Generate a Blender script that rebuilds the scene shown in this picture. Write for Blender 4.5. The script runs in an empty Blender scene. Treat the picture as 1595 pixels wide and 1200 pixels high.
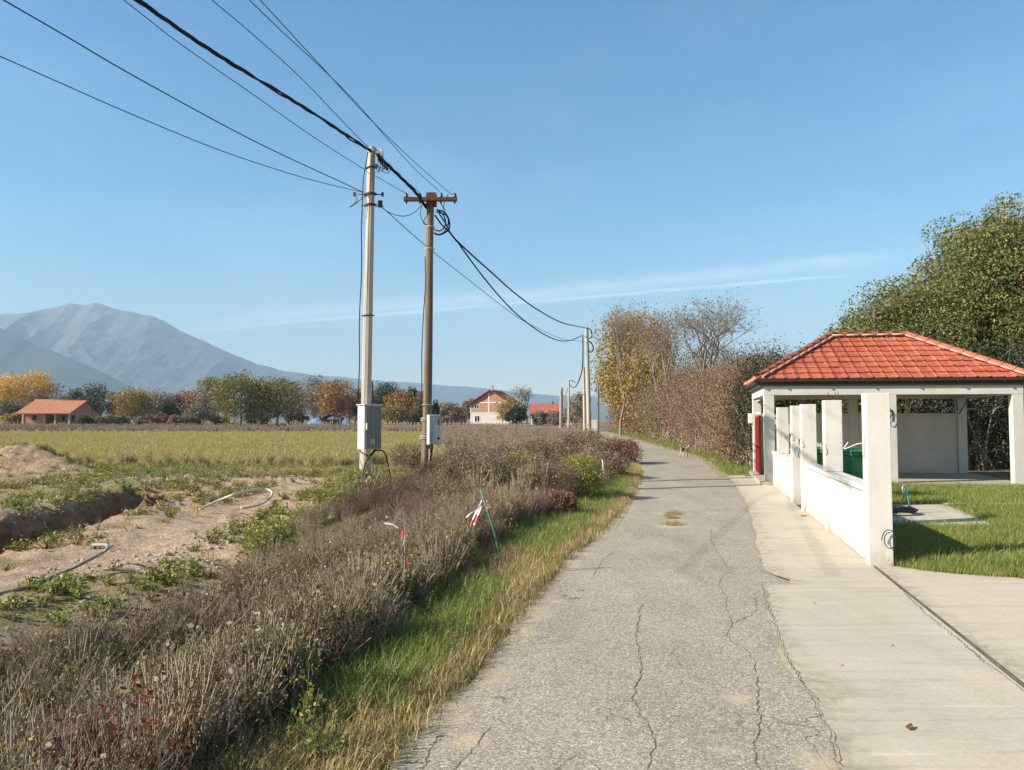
import bpy, math, random
import numpy as np
from mathutils import Vector, Matrix, Euler
HAZE = 0.00016
R = math.radians
# ------------------------------------------------------------ camera, sky, sun
SC = bpy.context.scene
F_PX, CXP, CYP, HOR, EYE = 1180.0, 797.5, 600.0, 655.0, 1.65
PITCH = math.atan((HOR - CYP) / F_PX)
cam = bpy.data.cameras.new('camera'); cam_o = bpy.data.objects.new('camera', cam)
SC.collection.objects.link(cam_o); SC.camera = cam_o
cam.sensor_width = 36; cam.lens = F_PX / 1595 * 36; cam.clip_end = 30000; cam.clip_start = 0.05
cam_o.location = (0, 0, EYE); cam_o.rotation_euler = (math.pi / 2 + PITCH, 0, 0)
SUN_AZ, SUN_EL = 16.0, 31.0            # shadows run to (+cos az, +sin az)
sun = bpy.data.lights.new('sun', 'SUN'); sun_o = bpy.data.objects.new('sun', sun); SC.collection.objects.link(sun_o)
sun.energy = 5.0; sun.angle = R(0.53); sun.color = (1.0, 0.90, 0.785)
sdir = Vector((-math.cos(R(SUN_AZ)) * math.cos(R(SUN_EL)), -math.sin(R(SUN_AZ)) * math.cos(R(SUN_EL)), math.sin(R(SUN_EL))))
sun_o.rotation_euler = sdir.to_track_quat('Z', 'Y').to_euler(); sun_o.location = (0, 0, 60)
SC.view_settings.view_transform = 'Standard'; SC.view_settings.look = 'None'
SC.view_settings.exposure = 1.10; SC.view_settings.gamma = 1.0
SC.cycles.max_bounces = 6; SC.cycles.diffuse_bounces = 3; SC.cycles.transparent_max_bounces = 8
SC.cycles.volume_bounces = 0

def ray(px, py):
    a, b = (px - CXP) / F_PX, (CYP - py) / F_PX
    c, s = math.cos(PITCH), math.sin(PITCH)
    return np.array([a, c - b * s, s + b * c])
def at(px, py, Y):                      # the point seen at a pixel, at world depth Y
    d = ray(px, py); return np.array([0, 0, EYE]) + d * (Y / d[1])
def gp(px, py, z=0.0):                  # the ground point seen at a pixel
    d = ray(px, py); return np.array([0, 0, EYE]) + d * ((z - EYE) / d[2])
def atz(px, py, z):
    d = ray(px, py); return np.array([0, 0, EYE]) + d * ((z - EYE) / d[2])

class NG:
    def __init__(s, nt): s.nt = nt; nt.nodes.clear()
    def n(s, typ, props=None, out=0, **ins):
        nd = s.nt.nodes.new(typ)
        for k, v in (props or {}).items(): setattr(nd, k, v)
        for k, v in ins.items():
            k = k.replace('_', ' ')
            sock = nd.inputs[int(k[1:])] if k[0] == 'i' and k[1:].isdigit() else nd.inputs[k]
            if isinstance(v, bpy.types.NodeSocket): s.nt.links.new(v, sock)
            else: sock.default_value = v
        return nd.outputs[out] if len(nd.outputs) else nd
    def math(s, op, a, b=0.0, c=0.0, clamp=False):
        return s.n('ShaderNodeMath', {'operation': op, 'use_clamp': clamp}, i0=a, i1=b, i2=c)
    def ramp(s, fac, stops, interp='LINEAR'):
        nd = s.nt.nodes.new('ShaderNodeValToRGB'); cr = nd.color_ramp; cr.interpolation = interp
        while len(cr.elements) < len(stops): cr.elements.new(0.5)
        for e, (p, c) in zip(cr.elements, stops):
            e.position = p; e.color = (c, c, c, 1) if isinstance(c, (int, float)) else (*c, 1)
        s.nt.links.new(fac, nd.inputs[0]); return nd.outputs[0]
    def mix(s, fac, a, b, blend='MIX'):
        nd = s.nt.nodes.new('ShaderNodeMix'); nd.data_type = 'RGBA'; nd.blend_type = blend
        for i, v in ((0, fac), (6, a), (7, b)):
            if isinstance(v, bpy.types.NodeSocket): s.nt.links.new(v, nd.inputs[i])
            else: nd.inputs[i].default_value = v if i == 0 else (*v, 1)
        return nd.outputs[2]
    def noise(s, vec, scale, detail=4, rough=0.55, dist=0.0):
        return s.n('ShaderNodeTexNoise', Vector=vec, Scale=scale, Detail=detail, Roughness=rough, Distortion=dist)
    def pos(s): return s.n('ShaderNodeTexCoord', out=3)
    def mapped(s, vec, sc, rot=(0, 0, 0)): return s.n('ShaderNodeMapping', Vector=vec, Scale=sc, Rotation=rot)

world = bpy.data.worlds.new('World'); SC.world = world; world.use_nodes = True
g = NG(world.node_tree)
sky = world.node_tree.nodes.new('ShaderNodeTexSky'); sky.sky_type = 'NISHITA'; sky.sun_disc = False
sky.sun_elevation = R(SUN_EL); sky.sun_rotation = math.atan2(sdir.x, sdir.y)
sky.air_density = 1.0; sky.dust_density = 0.3; sky.ozone_density = 3.5; sky.altitude = 50
d = g.n('ShaderNodeTexCoord', out=0)
def wisp(p0, p1, w0, w1, seed, dens):
    a, b = ray(*p0), ray(*p1); n = np.cross(a, b); n /= np.linalg.norm(n)
    al = b - a; al /= np.linalg.norm(al); a0 = float(np.dot(a / np.linalg.norm(a), al)); a1 = float(np.dot(b / np.linalg.norm(b), al))
    dist = g.n('ShaderNodeVectorMath', {'operation': 'DOT_PRODUCT'}, out=1, i0=d, i1=tuple(n))
    along = g.n('ShaderNodeVectorMath', {'operation': 'DOT_PRODUCT'}, out=1, i0=d, i1=tuple(al))
    nz = g.noise(g.mapped(d, (3, 3, 10)), 2.5 + seed, 6, 0.6)
    dd = g.math('ADD', dist, g.math('MULTIPLY', g.math('SUBTRACT', nz, 0.5), w0 * 1.3))
    t = g.n('ShaderNodeMapRange', Value=along, From_Min=a0, From_Max=a1, To_Min=w0, To_Max=w1)
    core = g.math('SUBTRACT', 1.0, g.math('DIVIDE', g.math('ABSOLUTE', dd), t), clamp=True)
    ends = g.math('MULTIPLY', g.n('ShaderNodeMapRange', Value=along, From_Min=a0 - .06, From_Max=a0 + .06),
                  g.n('ShaderNodeMapRange', Value=along, From_Min=a1 + .05, From_Max=a1 - .06))
    brk = g.ramp(g.noise(g.mapped(d, (4, 4, 14)), 5 + seed, 5, 0.6), [(0.25, 0.35), (0.7, 1.0)])
    return g.math('MULTIPLY', g.math('MULTIPLY', g.math('MULTIPLY', core, ends), brk), dens)
w1 = wisp((330, 503), (1400, 402), .020, .013, 0.0, .40)
w2 = wisp((300, 515), (1330, 428), .0045, .0035, 1.7, .62)
veil = g.math('MULTIPLY', g.ramp(g.noise(g.mapped(d, (1.2, 1.2, 3.0)), 1.6, 6, 0.6), [(0.48, 0.0), (0.8, 1.0)]), .10)
cl = g.math('MAXIMUM', g.math('MAXIMUM', w1, w2), veil)
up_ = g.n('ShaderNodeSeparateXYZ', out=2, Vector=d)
tint = g.ramp(up_, [(0.0, (1.60, 1.38, 1.16)), (.09, (1.30, 1.24, 1.09)), (.22, (.64, 1.03, 1.05)), (.5, (.33, .84, 1.05)), (.62, (.33, .62, .75)), (.8, (.34, .46, .50))])  # top stops dull the unseen overhead sky, so shade turns less blue
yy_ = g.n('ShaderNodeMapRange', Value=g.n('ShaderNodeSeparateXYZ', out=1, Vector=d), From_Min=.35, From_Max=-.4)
tint = g.mix(yy_, tint, (.80, .68, .58))  # unseen sky behind the camera tinted warm to take blue out of the shade
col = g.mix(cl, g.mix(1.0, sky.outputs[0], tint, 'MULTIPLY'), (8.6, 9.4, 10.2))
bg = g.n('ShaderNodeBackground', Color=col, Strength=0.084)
g.n('ShaderNodeOutputWorld', Surface=bg)

# ------------------------------------------------------------ helpers
def vnoise(x, y, seed=0):
    x = np.asarray(x, float); y = np.asarray(y, float)
    xi, yi = np.floor(x).astype(np.int64), np.floor(y).astype(np.int64); fx, fy = x - xi, y - yi
    fx, fy = fx * fx * (3 - 2 * fx), fy * fy * (3 - 2 * fy)
    def h(a, b):
        n = (a * 374761393 + b * 668265263 + seed * 974711) & 0x7fffffff
        n = ((n ^ (n >> 13)) * 1274126177) & 0x7fffffff
        return ((n ^ (n >> 16)) & 0xffff) / 65535.0
    return (h(xi, yi) * (1 - fx) + h(xi + 1, yi) * fx) * (1 - fy) + (h(xi, yi + 1) * (1 - fx) + h(xi + 1, yi + 1) * fx) * fy
def fbm(x, y, seed=0, octs=4):
    s = 0; a = 0.5; t = 0
    for o in range(octs):
        s = s + a * vnoise(np.asarray(x) * 2 ** o + 17.3 * o, np.asarray(y) * 2 ** o - 9.1 * o, seed + o); t += a; a *= 0.5
    return s / t
def sstep(a, b, x): t = np.clip((np.asarray(x, float) - a) / (b - a), 0, 1); return t * t * (3 - 2 * t)
def inpoly(x, y, poly):
    x = np.asarray(x, float); y = np.asarray(y, float); r = np.zeros(x.shape, bool); n = len(poly); j = n - 1
    for i in range(n):
        xi, yi = poly[i][:2]; xj, yj = poly[j][:2]
        if yi != yj:
            r ^= ((yi > y) != (yj > y)) & (x < (xj - xi) * (y - yi) / (yj - yi) + xi)
        j = i
    return r

class MB:
    def __init__(s): s.v = []; s.n = 0; s.f = []       # faces: (array, material index, smooth)
    def add(s, v, f, m=0, smooth=False):
        v = np.asarray(v, float).reshape(-1, 3); f = np.asarray(f, np.int64)
        s.v.append(v); s.f.append((f + s.n, m, smooth)); s.n += len(v); return s
    def box(s, c, d, rz=0.0, m=0, taper=1.0, mat=None):
        x, y, z = d[0] / 2, d[1] / 2, d[2] / 2
        P = np.array([[sx * x * (taper if sz > 0 else 1), sy * y * (taper if sz > 0 else 1), sz * z] for sz in (-1, 1) for sx, sy in ((-1, -1), (1, -1), (1, 1), (-1, 1))])
        if mat is not None: P = P @ np.array(mat).T
        ca, sa = math.cos(rz), math.sin(rz)
        P = np.stack([P[:, 0] * ca - P[:, 1] * sa, P[:, 0] * sa + P[:, 1] * ca, P[:, 2]], 1) + np.asarray(c, float)
        return s.add(P, [[3, 2, 1, 0], [4, 5, 6, 7], [0, 1, 5, 4], [1, 2, 6, 5], [2, 3, 7, 6], [3, 0, 4, 7]], m)
    def prism(s, poly, z0, z1, m=0):                    # vertical prism over a plan polygon (counter-clockwise)
        n = len(poly); P = [(p[0], p[1], z0) for p in poly] + [(p[0], p[1], z1) for p in poly]
        s.add(P, [[i, (i + 1) % n, (i + 1) % n + n, i + n] for i in range(n)], m)
        k = s.n - 2 * n
        s.f.append((np.array([list(range(n - 1, -1, -1))]) + k, m, False)); s.f.append((np.array([list(range(n, 2 * n))]) + k, m, False)); return s
    def tube(s, pts, rad, sides=6, m=0, cap=True, smooth=True):
        P = np.asarray(pts, float); n = len(P); rad = np.broadcast_to(np.asarray(rad, float), (n,))
        T = np.gradient(P, axis=0); T /= np.linalg.norm(T, axis=1)[:, None] + 1e-12
        up = np.where(np.abs(T[:, 2:3]) < 0.9, np.array([[0, 0, 1.0]]), np.array([[1.0, 0, 0]]))
        if np.ptp(np.abs(T[:, 2])) > .3 or np.any(np.abs(T[:, 2]) >= .9): up = np.broadcast_to(np.array([[0.13, .99, 0.05]]) if abs(T[:, 1]).max() < .95 else np.array([[1., .1, 0.05]]), T.shape)
        A = np.cross(T, up); A /= np.linalg.norm(A, axis=1)[:, None] + 1e-12; B = np.cross(T, A)
        an = np.arange(sides) * 2 * math.pi / sides
        V = (P[:, None, :] + rad[:, None, None] * (np.cos(an)[None, :, None] * A[:, None, :] + np.sin(an)[None, :, None] * B[:, None, :])).reshape(-1, 3)
        i = np.arange(n - 1)[:, None] * sides; j = np.arange(sides)[None, :]; j2 = (j + 1) % sides
        f = np.stack([i + j, i + sides + j, i + sides + j2, i + j2], 2).reshape(-1, 4)
        s.add(V, f, m, smooth)
        if cap and sides > 2:
            k = s.n - n * sides
            s.f.append((np.array([list(range(sides))]) + k, m, False)); s.f.append((np.array([list(range(n * sides - 1, (n - 1) * sides - 1, -1))]) + k, m, False))
        return s
    def quads(s, C, A, B, m=0):                         # many diamond leaves: centre, half-length and half-width vectors
        V = np.stack([C - A, C + B, C + A, C - B], 1).reshape(-1, 3); n = len(C)
        return s.add(V, np.arange(n * 4).reshape(n, 4), m)
    def leaves(s, C, size, rng, m=0, aspect=0.55, flat=0.0):
        n = len(C); A = rng.normal(size=(n, 3)); A[:, 2] *= (1 - flat); A /= np.linalg.norm(A, axis=1)[:, None]
        B = np.cross(A, rng.normal(size=(n, 3))); B /= np.linalg.norm(B, axis=1)[:, None] + 1e-9
        sz = size * rng.uniform(0.55, 1.35, (n, 1)); return s.quads(C, A * sz * .5, B * sz * .5 * aspect, m)
    def grid(s, X, Y, Z, m=0, smooth=True):
        r, c = X.shape; i = np.arange(r - 1)[:, None] * c + np.arange(c - 1)[None, :]
        f = np.stack([i, i + 1, i + c + 1, i + c], 2).reshape(-1, 4)
        return s.add(np.stack([X, Y, Z], 2).reshape(-1, 3), f, m, smooth)
    def mesh(s, name, mats, off=(0, 0, 0)):
        me = bpy.data.meshes.new(name); V = np.concatenate(s.v) - np.asarray(off, float)
        me.vertices.add(len(V)); me.vertices.foreach_set('co', V.ravel().astype(np.float32))
        lv = np.concatenate([f.ravel() for f, _, _ in s.f]); lt = np.concatenate([np.full(len(f), f.shape[1]) for f, _, _ in s.f])
        mi = np.concatenate([np.full(len(f), m) for f, m, _ in s.f]); sm = np.concatenate([np.full(len(f), b) for f, _, b in s.f])
        me.loops.add(len(lv)); me.loops.foreach_set('vertex_index', lv.astype(np.int32))
        me.polygons.add(len(lt)); me.polygons.foreach_set('loop_start', np.concatenate([[0], np.cumsum(lt)[:-1]]).astype(np.int32))
        me.polygons.foreach_set('loop_total', lt.astype(np.int32)); me.polygons.foreach_set('material_index', mi.astype(np.int32))
        me.polygons.foreach_set('use_smooth', sm.astype(bool)); me.update(calc_edges=True)
        for mt in (mats if isinstance(mats, (list, tuple)) else [mats]): me.materials.append(mt)
        return me

def wloc(o):
    v = Vector((0, 0, 0))
    while o is not None: v += o.location; o = o.parent
    return v
def tag(o, label=None, cat=None, group=None, kind=None):
    for k, v in (('label', label), ('category', cat), ('group', group), ('kind', kind)):
        if v: o[k] = v
    return o
def thing(name, loc, label, cat, group=None):
    o = bpy.data.objects.new(name, None); o.location = Vector([float(a) for a in loc]); o.empty_display_size = .2
    SC.collection.objects.link(o); return tag(o, label, cat, group)
def part(name, mb, mats, parent=None, bevel=0.0, label=None):      # geometry given in world coordinates
    off = wloc(parent) if parent else Vector((0, 0, 0))
    o = bpy.data.objects.new(name, mb.mesh(name, mats, off)); SC.collection.objects.link(o)
    if parent: o.parent = parent
    if bevel:
        b = o.modifiers.new('bevel', 'BEVEL'); b.width = bevel; b.segments = 2; b.limit_method = 'ANGLE'
    if label: o['label'] = label
    return o
def solo(name, mb, mats, label, cat, group=None, loc=None, bevel=0.0, kind=None):   # a thing that is one mesh
    loc = Vector([float(a) for a in loc]) if loc is not None else Vector((0, 0, 0))
    o = bpy.data.objects.new(name, mb.mesh(name, mats, loc)); o.location = loc; SC.collection.objects.link(o)
    if bevel:
        b = o.modifiers.new('bevel', 'BEVEL'); b.width = bevel; b.segments = 2; b.limit_method = 'ANGLE'
    return tag(o, label, cat, group, kind)
def smooth_pts(P, n=40):                                # Catmull-Rom through the points
    P = np.asarray(P, float); P = np.vstack([2 * P[0] - P[1], P, 2 * P[-1] - P[-2]]); out = []
    k = max(2, n // (len(P) - 3))
    for i in range(1, len(P) - 2):
        for t in np.linspace(0, 1, k, endpoint=False):
            a, b, c, e = P[i - 1], P[i], P[i + 1], P[i + 2]
            out.append(0.5 * ((2 * b) + (c - a) * t + (2 * a - 5 * b + 4 * c - e) * t * t + (3 * b - a - 3 * c + e) * t ** 3))
    out.append(P[-2]); return np.array(out)

# ------------------------------------------------------------ materials
MATS = {}
def mat(name, fn, rough=0.85, spec=0.3):
    m = bpy.data.materials.new(name); m.use_nodes = True; g = NG(m.node_tree)
    r = fn(g); colr, bump, extra = (r + (None, None, None))[:3] if isinstance(r, tuple) else (r, None, None)
    kw = dict(Base_Color=colr if isinstance(colr, bpy.types.NodeSocket) else (*colr, 1), Roughness=rough)
    if bump is not None:
        kw['Normal'] = g.n('ShaderNodeBump', Height=bump[0], Strength=bump[1], Distance=bump[2])
    b = g.n('ShaderNodeBsdfPrincipled', **kw); b.node.inputs['Specular IOR Level'].default_value = spec
    if extra:
        for k, v in extra.items():
            if isinstance(v, bpy.types.NodeSocket): m.node_tree.links.new(v, b.node.inputs[k])
            else: b.node.inputs[k].default_value = v
    g.n('ShaderNodeOutputMaterial', Surface=b); MATS[name] = m; return m
def plain(name, c, rough=.7, var=.12, scale=6.0, spec=.3, metal=0.0, bump=0.0):
    def fn(g):
        nz = g.noise(g.pos(), scale, 5, .6)
        a = tuple(x * (1 - var) for x in c); b = tuple(min(1, x * (1 + var)) for x in c)
        return g.ramp(nz, [(.3, a), (.7, b)]), ((nz, bump, .02) if bump else None), {'Metallic': metal}
    return mat(name, fn, rough, spec)
def leafmat(name, cols, trans=0.3, var_scale=0.6):
    m = bpy.data.materials.new(name); m.use_nodes = True; g = NG(m.node_tree)
    isl = g.n('ShaderNodeNewGeometry', out=8)
    oi = g.n('ShaderNodeObjectInfo', out=5)
    nz = g.noise(g.pos(), var_scale, 3)
    f = g.math('ADD', g.math('MULTIPLY', isl, .62), g.math('MULTIPLY', g.math('SUBTRACT', nz, .2), .55), clamp=True)
    f = g.math('ADD', f, g.math('MULTIPLY', g.math('SUBTRACT', oi, .5), .25), clamp=True)
    n = len(cols); c = g.ramp(f, [(i / max(1, n - 1), tuple(min(.9, v_ * 1.22) for v_ in cc)) for i, cc in enumerate(cols)])
    dif = g.n('ShaderNodeBsdfDiffuse', Color=c); tr = g.n('ShaderNodeBsdfTranslucent', Color=c)
    mx = g.n('ShaderNodeMixShader', Fac=trans, i1=dif, i2=tr)
    gl = g.n('ShaderNodeBsdfGlossy', Color=(1, 1, 1, 1), Roughness=.5)
    mx = g.n('ShaderNodeMixShader', Fac=.03, i1=mx, i2=gl)
    g.n('ShaderNodeOutputMaterial', Surface=mx); MATS[name] = m; return m

def f_asphalt(g):
    p = g.pos()
    v = g.n('ShaderNodeTexVoronoi', {'feature': 'F1'}, out=1, Vector=p, Scale=105.0)
    vd = g.n('ShaderNodeTexVoronoi', {'feature': 'DISTANCE_TO_EDGE'}, Vector=p, Scale=105.0)
    st = g.n('ShaderNodeSeparateColor', Color=v)
    stone = g.ramp(st, [(0, (.25, .224, .178)), (.35, (.37, .335, .27)), (.75, (.48, .435, .355)), (1, (.70, .64, .53))])
    gap = g.ramp(vd, [(0.0, .5), (.10, 1.0)])
    c = g.mix(1.0, stone, gap, 'MULTIPLY')
    big = g.mix(.5, g.ramp(g.noise(p, .7, 6, .65), [(.3, .74), (.7, 1.14)]), g.ramp(g.noise(g.mapped(p, (1.5, .22, 1), (0, 0, R(-14))), 1.2, 4, .6), [(.3, .80), (.7, 1.12)]))
    c = g.mix(1.0, c, big, 'MULTIPLY')
    wp = g.n('ShaderNodeVectorMath', {'operation': 'ADD'}, i0=p, i1=g.n('ShaderNodeVectorMath', {'operation': 'SCALE'}, i0=g.n('ShaderNodeTexNoise', out=1, Vector=p, Scale=3.0, Detail=5.0), Scale=.35))
    cr = g.n('ShaderNodeTexVoronoi', {'feature': 'DISTANCE_TO_EDGE'}, Vector=g.mapped(wp, (1.3, .8, 1)), Scale=1.1)
    crm = g.math('MULTIPLY', g.ramp(cr, [(0.0, 1.0), (.008, 0.0)]), g.ramp(g.noise(p, .8, 3), [(.44, 0.0), (.6, .8)]))
    cr2 = g.n('ShaderNodeTexVoronoi', {'feature': 'DISTANCE_TO_EDGE'}, Vector=wp, Scale=4.5)
    crm = g.math('MAXIMUM', crm, g.math('MULTIPLY', g.ramp(cr2, [(0.0, 1.0), (.022, 0.0)]), g.ramp(g.noise(p, 1.3, 4), [(.50, 0.0), (.64, .75)])))
    c = g.mix(crm, c, (.07, .062, .05))
    dust = g.n('ShaderNodeAttribute', {'attribute_name': 'sand'}, out=2)
    dn = g.math('MULTIPLY', dust, g.ramp(g.noise(p, 22, 4), [(.3, .3), (.6, 1.0)]), clamp=True)
    c = g.mix(dn, c, (.56, .46, .30))
    dust2 = g.ramp(g.noise(p, 1.7, 6, .7), [(.6, 0.0), (.85, .35)])
    c = g.mix(dust2, c, (.46, .42, .34))
    ht = g.math('SUBTRACT', g.math('MULTIPLY', vd, .9, clamp=True), g.math('MULTIPLY', crm, .6))
    return c, (ht, .6, .004)
mat('asphalt', f_asphalt, .95, .15)
def f_conc(g):
    p = g.pos()
    n1 = g.noise(g.mapped(p, (1, .35, 1), (0, 0, R(-75))), 2.2, 8, .62); n2 = g.noise(p, 40, 5, .7); n3 = g.noise(p, .55, 4, .6)
    c = g.ramp(n1, [(.25, (.41, .365, .275)), (.5, (.53, .475, .37)), (.75, (.61, .555, .44))])
    c = g.mix(.55, c, g.ramp(n2, [(.3, (.42, .375, .285)), (.7, (.65, .59, .475))]))
    c = g.mix(g.ramp(n3, [(.45, 0.0), (.75, .55)]), c, (.36, .34, .265))
    sk_ = g.noise(g.mapped(p, (.5, 5, 1), (0, 0, R(-17))), 1.6, 8, .7)
    c = g.mix(g.ramp(sk_, [(.52, 0.0), (.70, .5)]), c, (.30, .27, .20)); c = g.mix(g.ramp(sk_, [(.28, .55), (.42, 0.0)]), c, (.72, .67, .56))
    c = g.mix(g.ramp(g.noise(g.mapped(p, (.9, 2.2, 1)), 3.0, 9, .75), [(.60, 0.0), (.72, .5)]), c, (.27, .25, .19))
    pit = g.ramp(g.noise(p, 14, 6, .8), [(.70, 0.0), (.76, .5)])
    c = g.mix(pit, c, (.18, .16, .12))
    mo = g.math('MULTIPLY', g.n('ShaderNodeAttribute', {'attribute_name': 'moss'}, out=2), g.ramp(g.noise(p, 9, 6, .7), [(.4, 0.0), (.6, 1.0)]))
    c = g.mix(mo, c, (.16, .145, .07))
    return c, (n2, .35, .006)
mat('concrete', f_conc, .9, .2)
def f_white(g):
    p = g.pos()
    n1 = g.noise(p, 1.5, 5, .6); n2 = g.noise(p, 26, 4, .6); st = g.noise(g.mapped(p, (5, 5, .5)), 2.0, 5, .6)
    c = g.ramp(n1, [(.3, (.585, .56, .51)), (.7, (.70, .675, .62))])
    c = g.mix(g.ramp(st, [(.52, 0.0), (.80, .42)]), c, (.42, .385, .31))
    z = g.n('ShaderNodeSeparateXYZ', out=2, Vector=p)
    low = g.math('MULTIPLY', g.ramp(g.math('ADD', z, g.math('MULTIPLY', n1, .12)), [(.03, 1.0), (.34, 0.0)]), g.ramp(g.noise(p, 7, 6, .65), [(.32, .1), (.66, .9)]))
    c = g.mix(low, c, (.36, .32, .25))
    return c, (n2, .25, .004)
mat('white_render', f_white, .9, .2)
def f_field(g):
    p = g.pos()
    a = lambda nm: g.n('ShaderNodeAttribute', {'attribute_name': nm}, out=2)
    n1 = g.noise(p, .35, 6, .62); n2 = g.noise(p, 5, 6, .7); n3 = g.noise(p, 30, 5, .7); n4 = g.noise(g.mapped(p, (.4, 2.2, 1)), .12, 5, .6)
    green = g.ramp(n3, [(.25, (.075, .10, .025)), (.5, (.20, .205, .05)), (.75, (.31, .295, .085))])
    straw = g.ramp(n3, [(.25, (.17, .14, .055)), (.5, (.34, .28, .12)), (.75, (.50, .41, .20))])
    c = g.mix(g.ramp(g.math('ADD', g.math('MULTIPLY', n4, .6), g.math('MULTIPLY', n2, .4)), [(.44, 0.0), (.60, .8)]), green, straw)
    brown = g.ramp(n3, [(.25, (.13, .10, .065)), (.75, (.34, .26, .18))])
    c = g.mix(a('dry'), c, brown)
    vv = g.n('ShaderNodeTexVoronoi', {'feature': 'F1'}, out=1, Vector=p, Scale=24.0)
    vs = g.n('ShaderNodeSeparateColor', Color=vv)
    dirt = g.ramp(n2, [(.25, (.30, .195, .125)), (.5, (.50, .355, .245)), (.78, (.66, .51, .375))])
    dirt = g.mix(g.math('MULTIPLY', g.ramp(vs, [(.55, 0.0), (.62, .8)]), g.ramp(n1, [(.4, .15), (.6, 1.0)])), dirt, g.ramp(vs, [(.6, (.34, .27, .2)), (1.0, (.66, .58, .46))]))
    dm = g.math('MULTIPLY', a('dirt'), g.ramp(g.math('ADD', g.math('MULTIPLY', n2, .6), g.math('MULTIPLY', n1, .4)), [(.36, .25), (.5, 1.0)]))
    c = g.mix(dm, c, dirt)
    c = g.mix(a('soil'), c, g.ramp(n2, [(.3, (.13, .08, .048)), (.7, (.42, .27, .165))]))
    return c, (g.math('ADD', n3, n2), .9, .05)
mat('field', f_field, 1.0, .05)
def f_rock(g):
    p = g.pos()
    n = g.noise(g.mapped(p, (1, 1, 1.6)), .0022, 10, .66); n2 = g.noise(p, .012, 6, .7)
    z = g.n('ShaderNodeSeparateXYZ', out=2, Vector=p)
    f = g.math('ADD', g.math('MULTIPLY', z, .00085), g.math('MULTIPLY', g.math('SUBTRACT', n, .5), .9))
    c = g.ramp(f, [(.1, (.07, .075, .06)), (.38, (.11, .10, .09)), (.6, (.155, .135, .125)), (.9, (.20, .175, .165))])
    return g.mix(.35, c, g.ramp(n2, [(.3, (.08, .08, .07)), (.7, (.20, .18, .165))]))
mat('rock', f_rock, 1.0, 0.0)
def f_tiles(g):
    p = g.pos(); n = g.noise(p, 3.0, 5, .6); n2 = g.noise(p, 30, 4, .6)
    v = g.n('ShaderNodeTexVoronoi', {'feature': 'F1'}, out=1, Vector=g.mapped(p, (3.2, 3.2, 3.2)), Scale=1.0)
    c = g.ramp(g.n('ShaderNodeSeparateColor', Color=v), [(0, (.36, .085, .045)), (.5, (.43, .12, .065)), (1, (.50, .155, .09))])
    c = g.mix(.35, c, g.ramp(n, [(.3, (.30, .075, .042)), (.7, (.48, .15, .09))]))
    return c, (n2, .2, .004)
mat('roof_tile', f_tiles, .75, .3)
def brickmat(name, c1, c2, mortar, sc=1.0):
    def fn(g):
        p = g.pos(); q = g.n('ShaderNodeSeparateXYZ', Vector=p); nd = q.node
        v = g.n('ShaderNodeCombineXYZ', X=g.math('ADD', nd.outputs[0], nd.outputs[1]), Y=nd.outputs[2], Z=0.0)
        b = g.n('ShaderNodeTexBrick', Vector=v, Color1=(*c1, 1), Color2=(*c2, 1), Mortar=(*mortar, 1), Scale=sc, Mortar_Size=.012, Brick_Width=.4, Row_Height=.2)
        return g.mix(g.ramp(g.noise(p, .8, 5), [(.3, 0.0), (.8, .5)]), b, tuple(x * .7 for x in c1))
    return mat(name, fn, .9, .2)
brickmat('brick_wall', (.46, .21, .135), (.55, .28, .19), (.45, .38, .32))
def f_farroof(g):
    p = g.pos(); w = g.n('ShaderNodeTexWave', {'bands_direction': 'X'}, out=1, Vector=p, Scale=1.6)
    return g.mix(g.ramp(w, [(.0, .15), (.3, 0.0)]), g.ramp(g.noise(p, .6, 6, .7), [(.3, (.36, .145, .08)), (.7, (.47, .22, .125))]), (.2, .08, .05))
mat('orange_roof', f_farroof, .8, .2)
mat('old_red_roof', lambda g: g.ramp(g.noise(g.pos(), 2.2, 8, .8), [(.3, (.20, .06, .045)), (.5, (.42, .13, .09)), (.7, (.55, .27, .2))]), .85, .2)
plain('maroon_roof', (.24, .075, .06), .8); plain('red_paint', (.27, .03, .028), .4, .1)
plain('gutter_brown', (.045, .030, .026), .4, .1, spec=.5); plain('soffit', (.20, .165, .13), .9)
plain('dark', (.012, .011, .012), .6); plain('cable', (.012, .013, .02), .5, .1)
plain('old_white', (.62, .60, .55), .9, .12, 1.5); plain('cream_wall', (.66, .62, .42), .9); plain('far_concrete', (.50, .45, .38), .9)
plain('white_frame', (.75, .74, .72), .6); plain('glass', (.03, .035, .04), .2, spec=.6)
def f_pole(g):
    p = g.pos(); st = g.noise(g.mapped(p, (14, 14, .35)), 1.0, 6, .65); n = g.noise(p, 18, 5)
    c = g.ramp(st, [(.3, (.27, .24, .20)), (.5, (.46, .42, .36)), (.75, (.60, .56, .49))])
    return g.mix(g.ramp(n, [(.6, 0.0), (.72, .4)]), c, (.22, .18, .14)), (n, .3, .01)
mat('pole_concrete', f_pole, .9, .2)
def f_wood(g):
    p = g.pos(); st = g.noise(g.mapped(p, (30, 30, .5)), 1.0, 8, .7); n = g.noise(g.mapped(p, (2, 2, 1.2)), 1.0, 4)
    c = g.ramp(st, [(.3, (.08, .060, .045)), (.5, (.21, .163, .125)), (.72, (.35, .28, .22))])
    return g.mix(g.ramp(n, [(.5, 0.0), (.75, .5)]), c, (.11, .07, .05)), (st, .7, .02)
mat('pole_wood', f_wood, .9, .2)
plain('rust', (.14, .058, .044), .8, .4, 12, bump=.3); plain('insulator', (.05, .028, .03), .25, spec=.6)
plain('strap', (.68, .66, .6), .6); plain('steel', (.42, .43, .45), .45, .15, metal=.5)
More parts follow.
